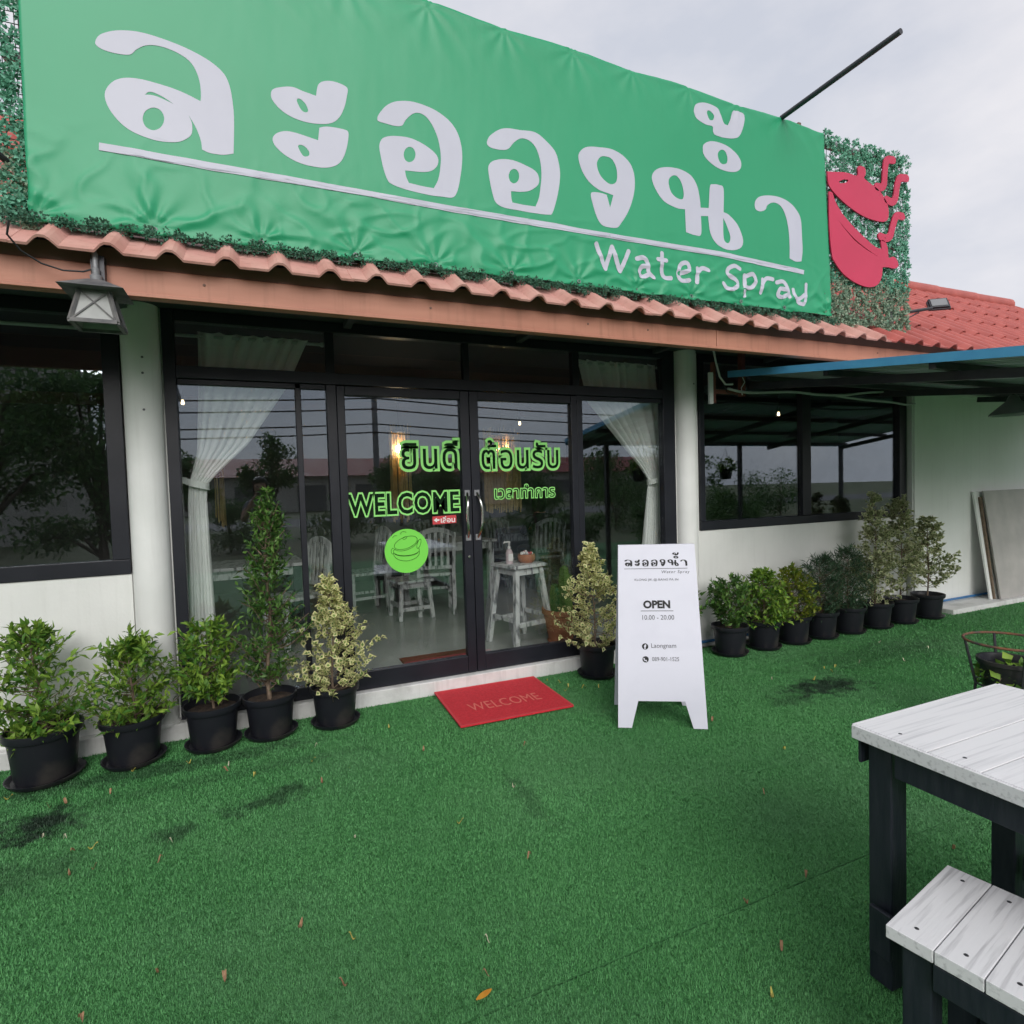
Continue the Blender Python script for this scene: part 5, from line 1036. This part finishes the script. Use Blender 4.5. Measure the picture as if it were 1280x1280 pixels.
for x, y in ((1.585, 1.045), (2.185, 1.045), (1.585, -.24), (2.185, -.24)):
    MB().box(x-.033, x+.033, y-.033, y+.033, .0165, TZ-.0235).build('leg', M['navy'], tb, bevel=.004, loc=LO)
for x in (1.548, 2.222): MB().box(x-.011, x+.011, -.19, .995, TZ-.095, TZ-.0235).build('apron', M['navy'], tb, bevel=.002, loc=LO)
for y in (1.083, -.28): MB().box(1.54, 2.23, y+.008, y+.0165, TZ-.095, TZ-.0235).build('apron', M['navy'], tb, bevel=.002, loc=LO)
for x in (1.585, 2.185): MB().box(x-.02, x+.02, -.194, .999, .16, .235).build('stretcher', M['navy'], tb, bevel=.003, loc=LO)
MB().box(1.606, 2.164, .38, .42, .165, .23).build('stretcher', M['navy'], tb, bevel=.003, loc=LO)
MB().box(1.525, 1.539, 1.0, 1.06, .12, .25).build('corner_block', M['navy'], tb, bevel=.003, loc=LO)
bn = thing('outdoor_bench', 'low white plank bench with dark legs tucked beside the outdoor table', 'bench', (1.5085, .309, .0165), R(10.5)); BL = (0, 0, 0)
# local frame: x across, y along; the corner towards the shop is at (-.19, .55)
ys = [.555, .462, .375, .288, .20, .112, .025, -.06, -.15, -.24, -.33]
for a, b in zip(ys, ys[1:]): MB().box(-.171, .171, b+.0012, a-.0012, .407, .436).build('plank', M['white_edge'], bn, bevel=.0015)
for a, b in zip(ys[:5], ys[1:6]):
    for x in (-.13, .13):
        mb = MB(); mb.lathe([(0, .0008), (.004, .0006), (.0048, 0), (0, -.001)], (x, (a+b)/2, .4361), 10); mb.build('screw', M['steel_dark'], bn)
MB().box(-.165, .165, -.325, .55, .4042, .4066).build('underboard', M['navy'], bn)
for x, y in ((-.125, .50), (.125, .50), (-.125, -.27), (.125, -.27)): MB().box(x-.029, x+.029, y-.029, y+.029, 0, .404).build('leg', M['navy'], bn, bevel=.004)
for x in (-.158, .158): MB().box(x-.010, x+.010, -.235, .465, .345, .4035).build('apron', M['navy'], bn, bevel=.002)
MB().box(-.092, .092, .49, .51, .345, .4035).build('apron', M['navy'], bn, bevel=.002)
for x in (-.125, .125): MB().box(x-.015, x+.015, -.237, .467, .10, .14).build('stretcher', M['navy'], bn)

# ------------------------------------------------------------------ fallen leaves
def leaf_thing(x, y, col, size, seed, curl):
    r = random.Random(seed); mb = MB(); n = 6; w_ = size*r.uniform(.32, .45)
    for i in range(n+1):
        t = i/n; ww = w_*math.sin(math.pi*(.04+.92*t))**.8*.5
        for s_, z in ((-1, .3*w_), (0, 0), (1, .3*w_)): mb.v.append((s_*ww, (t-.5)*size, z*curl+.012*curl*math.cos(t*5+seed)))
    for i in range(n):
        for q in (0, 1): a = i*3+q; mb.f.append((a, a+1, a+4, a+3)); mb.m.append(0)
    names = {'y': ('yellow', 'fallen_leaf_yellow'), 'b': ('brown', ''), 'p': ('pale', ''), 'o': ('orange', '')}
    o = mb.build('fallen_leaf', M['fl_'+col], smooth=True); o.location = (x, y, .020); o.rotation_euler = (r.uniform(-.12, .12), r.uniform(-.12, .12), r.uniform(0, 6.28))
    if col == 'o': return tag(o, 'orange-yellow fallen leaf lying flat across the turf joint', 'leaf')
    where = ('on the turf under the awning' if x > 2.55 and y > 2.5 else 'near the table and bench' if x > 1.2 and y < 2.3 else 'between the red doormat and the folding sign' if x > 1.6 and y > 2.6 else
             'at the foot of the row of pots' if y > 3.3 else 'around the dark stains before the pots' if x < .3 and y > 2.6 else 'on the open turf well before the doormat')
    kind = {'y': 'yellow-green fallen leaf', 'b': 'curled brown dry leaf', 'p': 'tiny pale leaf scrap'}[col]
    return tag(o, ('' if col == 'p' else 'small ')+kind+' '+where, 'leaf', kind.replace('leaf', 'leaves').replace('leaves scrap', 'leaf scraps')+' '+where)
M['fl_y'] = mat('yellow_leaf', (.42, .38, .06), .6, (.50, .42, .12), scale=40); M['fl_b'] = mat('brown_leaf', (.36, .21, .11), .7, (.24, .13, .07), scale=40)
M['fl_p'] = mat('pale_leaf', (.55, .52, .38), .7); M['fl_o'] = mat('orange_leaf', (.62, .30, .03), .55, (.55, .22, .02), scale=40)
FL = [(-1.19,3.52,'y'),(-.98,3.34,'b'),(-.92,3.35,'b'),(-.92,3.04,'p'),(-.83,2.99,'p'),(-.77,2.86,'b'),(-.7,2.85,'y'),(-.74,2.69,'b'),(-.66,2.69,'b'),(-.43,2.63,'b'),(-.41,2.75,'p'),(-.74,3.36,'b'),(-.68,3.57,'y'),(-.42,3.54,'y'),(-.22,3.41,'p'),(-.23,3.35,'b'),(-.09,3.22,'y'),(.23,3.43,'p'),(.2,3.25,'y'),(.22,2.99,'b'),(.06,2.01,'b'),(-.35,2.0,'b'),(-.16,1.89,'b'),(-.52,1.91,'b'),(.3,2.43,'p'),(.73,2.34,'y'),(1.06,2.51,'p'),(.16,1.71,'b'),(.55,1.56,'b'),(.52,1.495,'o'),(.6,1.68,'p'),(.21,1.88,'y'),(1.25,1.15,'y'),(1.46,1.45,'b'),(1.41,1.26,'b'),(1.76,1.46,'b'),(2.51,2.21,'y'),(2.39,1.32,'b'),(2.76,1.39,'y'),(1.9,3.80,'y'),(1.96,3.72,'y'),(1.98,3.62,'y'),(2.06,3.54,'y'),(2.16,3.5,'y'),(1.92,3.55,'y'),(2.64,3.12,'p'),(2.45,2.68,'b'),(3.87,3.03,'y'),(3.98,3.02,'y'),(3.86,2.96,'y'),(3.6,2.9,'y'),(3.35,3.05,'p'),(4.91,3.3,'p'),(4.24,3.01,'p'),(5.07,3.0,'p'),(5.45,2.9,'p'),(4.57,2.88,'p'),(.66,3.5,'y'),(.77,3.1,'b'),(2.07,1.94,'b'),(1.3,2.9,'b'),(.9,2.0,'b')]
for k, (x, y, c) in enumerate(FL): leaf_thing(x, y, c, {'y': .032, 'b': .025, 'p': .02, 'o': .055}[c]*random.Random(k).uniform(.75, 1.15), k, 0 if c == 'o' else 1)
# ------------------------------------------------------------------ across the road (mirrored in the glass)
M['tree_leaf'] = leafmat('tree_leaf', (.035, .10, .03), (.12, .22, .06), trans=.35); M['tree_leaf_d'] = leafmat('dense_dark_tree_leaf', (.05, .12, .05), (.19, .31, .11), trans=.4)
M['trunk'] = mat('tree_bark', (.12, .09, .065), .9, (.07, .05, .04), scale=14, bump=.4)
def tree(label, x, y, h, cr, z0, n, seed, m, ls=.16, squash=.8, clumps=16):
    r = np.random.default_rng(seed); t = thing('tree', label, 'tree', (x, y, -.02)); mb = MB()
    mb.tube([(0, 0, -.05), (.03, .02, z0*.6), (0, .05, z0+(h-z0)*.45)], [.028*h, .021*h, .010*h], 8); cs = []
    for k in range(clumps):
        a = r.uniform(0, 6.28); q = cr*math.sqrt(r.random())*.8; zz = z0+(h-z0)*r.uniform(.12, .9); q *= 1-.45*abs((zz-z0)/(h-z0)-.4)
        c = np.array([q*math.cos(a), q*math.sin(a), zz]); cs.append((c, cr*r.uniform(.25, .45))); mb.tube([(0, .02, z0*.7+(zz-z0)*.35), tuple(c*.6+np.array([0, 0, zz*.35])), tuple(c)], [.010*h, .006*h, .003*h], 5, cap=False)
    mb.build('trunk', M['trunk'], t, smooth=True)
    P = np.concatenate([c+rnd_dirs(n//clumps, r)*(q*r.random((n//clumps, 1))**.45)*np.array([1, 1, squash]) for c, q in cs]); k = len(P)
    o = link('crown', leaf_cloud(P, rnd_dirs(k, r), rnd_dirs(k, r)+np.array([0, 0, 1]), r.uniform(.6, 1.3, k)*ls, r.uniform(.5, .9, k)*ls*.6, m, 'crown'), t); o['kind'] = 'stuff'; return t
for k, (x, y, h, cr, z0, n, m, ls, lb) in enumerate([
    (-4.6, -4.8, 4.6, 1.9, .2, 9000, 'tree_leaf_d', .13, 'large dense dark tree standing to the left of the photographer'),
    (-2.9, -5.6, 4.4, 1.4, .2, 6000, 'tree_leaf_d', .13, 'dense dark tree next to the largest dense tree'),
    (-6.8, -5.2, 4.9, 1.9, .2, 6000, 'tree_leaf_d', .13, 'dense dark tree farthest along the turf edge'),
    (.4, -14, 3.7, 1.1, 1.5, 2600, 'tree_leaf', .17, 'slim young tree on the verge behind the photographer'),
    (-2.2, -15, 3.2, 1.2, 1.0, 2600, 'tree_leaf', .17, 'low rounded tree on the verge beside the slim young tree'),
    (5.6, -17, 3.0, 1.6, .8, 3000, 'tree_leaf', .19, 'bushy tree on the verge facing the glass doors'),
    (7.6, -18, 2.7, 1.7, .5, 3000, 'tree_leaf', .19, 'low spreading tree on the verge near the tall pole'),
    (10.6, -14, 2.6, 1.6, .5, 3000, 'tree_leaf', .18, 'low bushy tree on the verge beyond the awning'),
    (15.5, -16, 3.2, 2.0, .6, 3000, 'tree_leaf', .2, 'wide bushy tree on the verge far beyond the awning'),
    (21, -17, 3.4, 2.2, .6, 3000, 'tree_leaf', .2, 'wide bushy tree last along the verge')]):
    tree(lb, x, y, h, cr, z0, n, 100+k, M[m], ls)
for k, (x, y, h, cr, lb) in enumerate([(4.4, -2.6, .75, .7, 'low leafy shrub beyond the awning posts, nearest the photographer'), (6.6, -3.4, .85, .8, 'broad leafy shrub beyond the middle of the awning'), (9.2, -3.8, .9, .9, 'broad leafy shrub beyond the far end of the awning'), (12.5, -5, 1.2, 1.1, 'tall leafy shrub past the end of the awning'), (8.0, -8.5, 1.5, 1.2, 'rounded shrub on the verge behind the awning shrubs'), (2.2, -9.5, 1.6, 1.2, 'rounded low shrub on the verge facing the door'), (-.8, -9, 1.3, 1.1, 'rounded low shrub on the verge facing the tied curtain'), (10.8, -8.2, 1.6, 1.4, 'broad shrub on the verge right behind the awning end'), (13.6, -9.2, 1.7, 1.5, 'broad shrub on the verge past the awning end'), (16.6, -8.6, 1.6, 1.5, 'broad shrub farther along the verge past the awning'), (19.8, -9.5, 1.8, 1.6, 'broad shrub near the end of the verge row'), (5.2, -8.8, 1.3, 1.3, 'low broad shrub on the verge facing the door handles')]):
    tree(lb, x, y, h, cr, .1, 2600, 150+k, M['tree_leaf'], .11)
M['wh_wall'] = mat('warehouse_cream_wall', (.50, .47, .42), .8, (.42, .40, .36), scale=.3); M['wh_roof'] = mat('warehouse_red_roof', (.26, .035, .03), .5)
wh = thing('warehouse', 'long low cream warehouse with dark red roof across the road', 'building', (4, -46, 0))
MB().box(-34, 40, -8, 0, -.02, 3.2).build('wall', M['wh_wall'], wh)
mb = MB(); mb.quad((-35, .8, 3.1), (41, .8, 3.1), (41, -4, 4.9), (-35, -4, 4.9)); mb.quad((-35, -4, 4.9), (41, -4, 4.9), (41, -8.8, 3.1), (-35, -8.8, 3.1)); mb.quad((-35, .8, 3.1), (-35, -4, 4.9), (-35, -8.8, 3.1)); mb.quad((41, .8, 3.1), (41, -8.8, 3.1), (41, -4, 4.9)); mb.build('roof', M['wh_roof'], wh)
for k in range(14): MB().box(-31+k*5, -28.6+k*5, .001, .03, .8 if k % 3 else .0, 2.3).build('shutter' if k % 3 == 0 else 'window', M['inner'], wh)
bb = thing('beige_building', 'tall plain beige block rising behind the dense dark trees', 'building', (-9.5, -17, 0)); MB().box(-3.2, 3.2, -4, 0, -.02, 6.3).build('wall', M['wh_wall'], bb); MB().box(-3.35, 3.35, -4.1, .12, 6.301, 6.5).build('parapet', M['wh_wall'], bb)
for i, x in enumerate((-26, 5.1, 36)):
    t = thing('utility_pole', ['utility pole by the road nearest the beige block', 'tall utility pole by the road facing the glass doors', 'utility pole far along the road beyond the verge trees'][i], 'pole', (x, -22 if i != 1 else -19.6, 0)); mb = MB(); mb.tube([(0, 0, -.1), (0, 0, 9.2)], [.16, .11], 12); mb.build('post', M['steel_grey'], t, smooth=True)
    MB().box(-.06, .06, -1.0, 1.0, 8.2, 8.32).build('cross_arm', M['steel_grey'], t)
for k, (z, y) in enumerate(((8.35, -19), (8.35, -20.4), (7.6, -19.6), (6.9, -19.6), (5.9, -19.5), (5.4, -19.5), (4.7, -19.5), (4.3, -19.4))):
    pts = []
    for a, b in ((-26, 5.1), (5.1, 36)):
        for q in range(9): t_ = q/8; pts.append((a+(b-a)*t_, y, z-.5*4*t_*(1-t_)))
    mb = MB(); mb.tube(pts, .022 if k < 4 else .035, 5); tag(mb.build('overhead_cable', M['ink']), 'black overhead cable strung between the utility poles', 'cable', 'overhead cables along the road')
for k, (x, y) in enumerate(((4.75, 1.5), (5.55, 1.5), (6.3, 1.5))):
    t = thing('hanging_plant', 'potted plant hanging from the outer edge of the awning', 'hanging plant', (x, y, 1.50), 0, 'plants hanging from the awning')
    mb = MB(); mb.lathe([(0, 0), (.07, 0), (.10, .15), (.106, .15), (.095, .14), (0, .13)], n=18); mb.build('pot', M['pot'], t, smooth=True)
    mb = MB()
    for a in (0, 2.1, 4.2): mb.tube([(.10*math.cos(a), .10*math.sin(a), .15), (0, 0, .46)], .0025, 4)
    mb.build('wire', M['ink'], t); st, fo = plant_mesh(.13, .10, .33, [(0, .18), (.5, .17), (1, .07)], 40, 8, .05, .028, M['leaf_g'], 200+k); st.build('stem', M['bark'], t); o = link('foliage', fo, t); o['kind'] = 'stuff'

# ------------------------------------------------------------------ people
M['skin'] = mat('skin', (.42, .24, .165), .5, (.38, .21, .14), scale=6); M['hair'] = mat('dark_hair', (.012, .009, .008), .5, bump=.4, bscale=60); M['shirt'] = mat('grey_tshirt', (.22, .225, .25), .8, (.18, .185, .21), scale=9, bump=.2)
M['trouser'] = mat('dark_trousers', (.03, .032, .042), .8); M['shirt_k'] = mat('black_shirt', (.015, .016, .02), .8)
def skin_body(name, verts, edges, rad, root, parent, matfn):
    me = bpy.data.meshes.new(name); me.from_pydata(verts, edges, []); o = link(name, me, parent)
    o.modifiers.new('skin', 'SKIN'); bpy.context.view_layer.update()
    for i, sv in enumerate(me.skin_vertices[0].data): r_ = rad[i]; sv.radius = (r_, r_) if not isinstance(r_, tuple) else r_; sv.use_root = (i == root)
    sb = o.modifiers.new('sub', 'SUBSURF'); sb.levels = 2; sb.render_levels = 2; bpy.context.view_layer.update()
    m2 = bpy.data.meshes.new_from_object(o.evaluated_get(bpy.context.evaluated_depsgraph_get())); o.modifiers.clear(); o.data = m2
    m2.materials.clear()
    for m in (M['skin'], matfn[0], matfn[1], M['ink']): m2.materials.append(m)
    for p in m2.polygons: p.use_smooth = True; p.material_index = matfn[2](p.center)
    return o
def person(label, J, matfn, loc, rz, hair_len, head):
    """J: ordered joints name -> (pos, radius, parent)"""
    t = thing('person', label, 'person', loc, rz); names = list(J); V_ = [J[n][0] for n in names]; E_ = [(names.index(J[n][2]), i) for i, n in enumerate(names) if J[n][2]]
    b = skin_body('body', V_, E_, [J[n][1] for n in names], 0, t, matfn)
    # hair: cap and falling length round the head
    hx, hy, hz = head; mb = MB(); n = 20
    rings = [(.0, .135), (.045, .128), (.078, .10), (.094, .055), (.098, .0), (.094, -.05), (.088, -hair_len*.6), (.07, -hair_len)]
    for r_, z in rings:
        for k in range(n):
            a = 2*math.pi*k/n; frontal = max(0, math.sin(a)); rr_ = r_*(1-.32*frontal*(1 if z < .07 else 0)) ; mb.v.append((hx+rr_*math.cos(a)*.92, hy-.012+rr_*math.sin(a), hz+z+(.09*frontal**2 if z < .03 else 0)*(1 if z > -.06 else .4)))
    for i in range(len(rings)-1):
        for k in range(n):
            a = 2*math.pi*(k+.5)/n
            if rings[i][1] < .06 and math.sin(a) > .45: continue
            mb.f.append((i*n+k, i*n+(k+1) % n, (i+1)*n+(k+1) % n, (i+1)*n+k)); mb.m.append(0)
    h = mb.build('hair', M['hair'], t, smooth=True); sm = h.modifiers.new('t', 'SOLIDIFY'); sm.thickness = .012
    for s_ in (-1, 1):
        mb = MB(); mb.lathe([(0, -.008), (.010, -.004), (.012, 0), (.010, .004), (0, .008)], (0, 0, 0), 10); e = mb.build('eye', M['ink'], t, smooth=True); e.location = (hx+s_*.032, hy+.082, hz+.008); e.rotation_euler = (R(90), 0, 0)
        mb = MB(); mb.lathe([(0, -.03), (.012, -.02), (.014, .005), (.010, .025), (0, .03)], (0, 0, 0), 10); e = mb.build('ear', M['skin'], t, smooth=True); e.location = (hx+s_*.078, hy-.005, hz-.005)
    mb = MB(); mb.tube([(hx, hy+.085, hz+.015), (hx, hy+.103, hz-.022), (hx, hy+.084, hz-.032)], [.008, .013, .008], 8); mb.build('nose', M['skin'], t, smooth=True)
    mb = MB(); mb.tube([(hx-.024, hy+.080, hz-.058), (hx, hy+.088, hz-.056), (hx+.024, hy+.080, hz-.058)], [.003, .007, .003], 6); mb.build('mouth', M['red_st'], t, smooth=True)
    return t
def fingers(J, hand, base, d, side, curl, n0):
    """five unequal fingers rooted in the palm; d points along the hand, side across it, curl is the bend direction"""
    d, side, curl = Vector(d).normalized(), Vector(side).normalized(), Vector(curl).normalized(); b = Vector(base)
    for k, L in enumerate((.062, .072, .066, .052)):
        r0 = b+side*(-.030+.020*k)+d*.035; a = r0+d*L*.5+curl*.008; c = a+d*L*.25+curl*L*.45
        J[n0+'f%d0' % k] = (tuple(r0), .010, hand); J[n0+'f%d1' % k] = (tuple(a), .0088, n0+'f%d0' % k); J[n0+'f%d2' % k] = (tuple(c), .0075, n0+'f%d1' % k)
    r0 = b+side*(-.042)-d*.005; a = r0-side*.022+d*.028; c = a+d*.026+curl*.016
    J[n0+'t0'] = (tuple(r0), .012, hand); J[n0+'t1'] = (tuple(a), .0105, n0+'t0'); J[n0+'t2'] = (tuple(c), .009, n0+'t1')
# photographer: stands on the turf, both hands hold the phone in front of the face (local +y looks to the shop)
J = {'pelvis': ((0, 0, .90), .125, None), 'waist': ((0, .0, 1.05), .115, 'pelvis'), 'chest': ((0, .0, 1.22), (.145, .11), 'waist'), 'shoulder': ((0, -.01, 1.345), (.10, .085), 'chest'), 'neck': ((0, .0, 1.42), .050, 'shoulder'), 'jaw': ((0, .015, 1.485), .062, 'neck'), 'head': ((0, .005, 1.56), .088, 'jaw'), 'crown': ((0, -.005, 1.63), .070, 'head')}
for s_, n_ in ((-1, 'l'), (1, 'r')):
    J[n_+'hip'] = ((s_*.095, 0, .84), .095, 'pelvis'); J[n_+'knee'] = ((s_*.11, .015, .48), .060, n_+'hip'); J[n_+'calf'] = ((s_*.115, -.005, .33), .055, n_+'knee'); J[n_+'ankle'] = ((s_*.12, -.01, .075), .040, n_+'calf'); J[n_+'toe'] = ((s_*.13, .13, .035), .035, n_+'ankle')
    J[n_+'sh'] = ((s_*.165, -.01, 1.33), .060, 'shoulder'); J[n_+'el'] = ((s_*.215, .12, 1.12), .042, n_+'sh'); J[n_+'fa'] = ((s_*.165, .20, 1.24), .038, n_+'el'); J[n_+'wr'] = ((s_*.105, .235, 1.365), .026, n_+'fa'); J[n_+'ha'] = ((s_*.078, .245, 1.395), .028, n_+'wr')
    fingers(J, n_+'ha', (s_*.074, .247, 1.398), (-s_*.12, .0, .9), (0, -1, -.1), (-s_, .0, .1), n_)
def photo_m(c):
    if c.z < .10: return 3
    if c.z < .93: return 2
    if c.z < 1.40 and (c.y < .075 or c.z < 1.02) and abs(c.x) < .235: return 1
    return 0
PX, PY = 0.0, -.315
ph = person('person in a grey t-shirt raising a phone with both hands, mirrored in the shop glass', J, (M['shirt'], M['trouser'], photo_m), (PX, PY, .016), 0, .26, (0, .005, 1.555))
tp_ = thing('phone', 'dark phone held upright by the person before the shop', 'phone', (0, -.045, 1.45), 0)
MB().box(-.036, .036, -.004, .004, -.075, .075).build('body', M['ink'], tp_, bevel=.003); MB().box(-.033, .033, -.0052, -.0042, -.07, .07).build('screen', M['lamp_glass'], tp_)
# seated guest inside, back turned to the door
J = {'pelvis': ((0, 0, .52), .125, None), 'waist': ((0, .01, .68), .112, 'pelvis'), 'chest': ((0, .03, .84), (.145, .11), 'waist'), 'shoulder': ((0, .05, .96), (.10, .085), 'chest'), 'neck': ((0, .07, 1.035), .050, 'shoulder'), 'jaw': ((0, .105, 1.09), .062, 'neck'), 'head': ((0, .10, 1.165), .088, 'jaw'), 'crown': ((0, .09, 1.235), .070, 'head')}
for s_, n_ in ((-1, 'l'), (1, 'r')):
    J[n_+'hip'] = ((s_*.10, .08, .51), .09, 'pelvis'); J[n_+'knee'] = ((s_*.13, .45, .52), .06, n_+'hip'); J[n_+'calf'] = ((s_*.13, .45, .33), .052, n_+'knee'); J[n_+'ankle'] = ((s_*.13, .43, .075), .04, n_+'calf'); J[n_+'toe'] = ((s_*.14, .56, .035), .035, n_+'ankle')
    J[n_+'sh'] = ((s_*.165, .05, .945), .06, 'shoulder'); J[n_+'el'] = ((s_*.22, .16, .75), .042, n_+'sh'); J[n_+'wr'] = ((s_*.10, .36, .80), .027, n_+'el'); J[n_+'ha'] = ((s_*.085, .41, .80), .028, n_+'wr'); fingers(J, n_+'ha', (s_*.085, .42, .80), (-s_*.2, 1, 0), (s_, 0, 0), (0, .2, -1), n_)
def guest_m(c):
    if c.z < .09: return 3
    if c.z < .60: return 2
    if c.z < 1.02 and c.y < .24: return 1
    return 0
person('person in black sitting at the dark table inside, seen through the door', J, (M['shirt_k'], M['trouser'], guest_m), (3.45, 6.92, FZ), R(0), .16, (0, .10, 1.16))
chair('dark chair under the seated person inside', 3.45, 6.93, R(180), M['dist_d'])
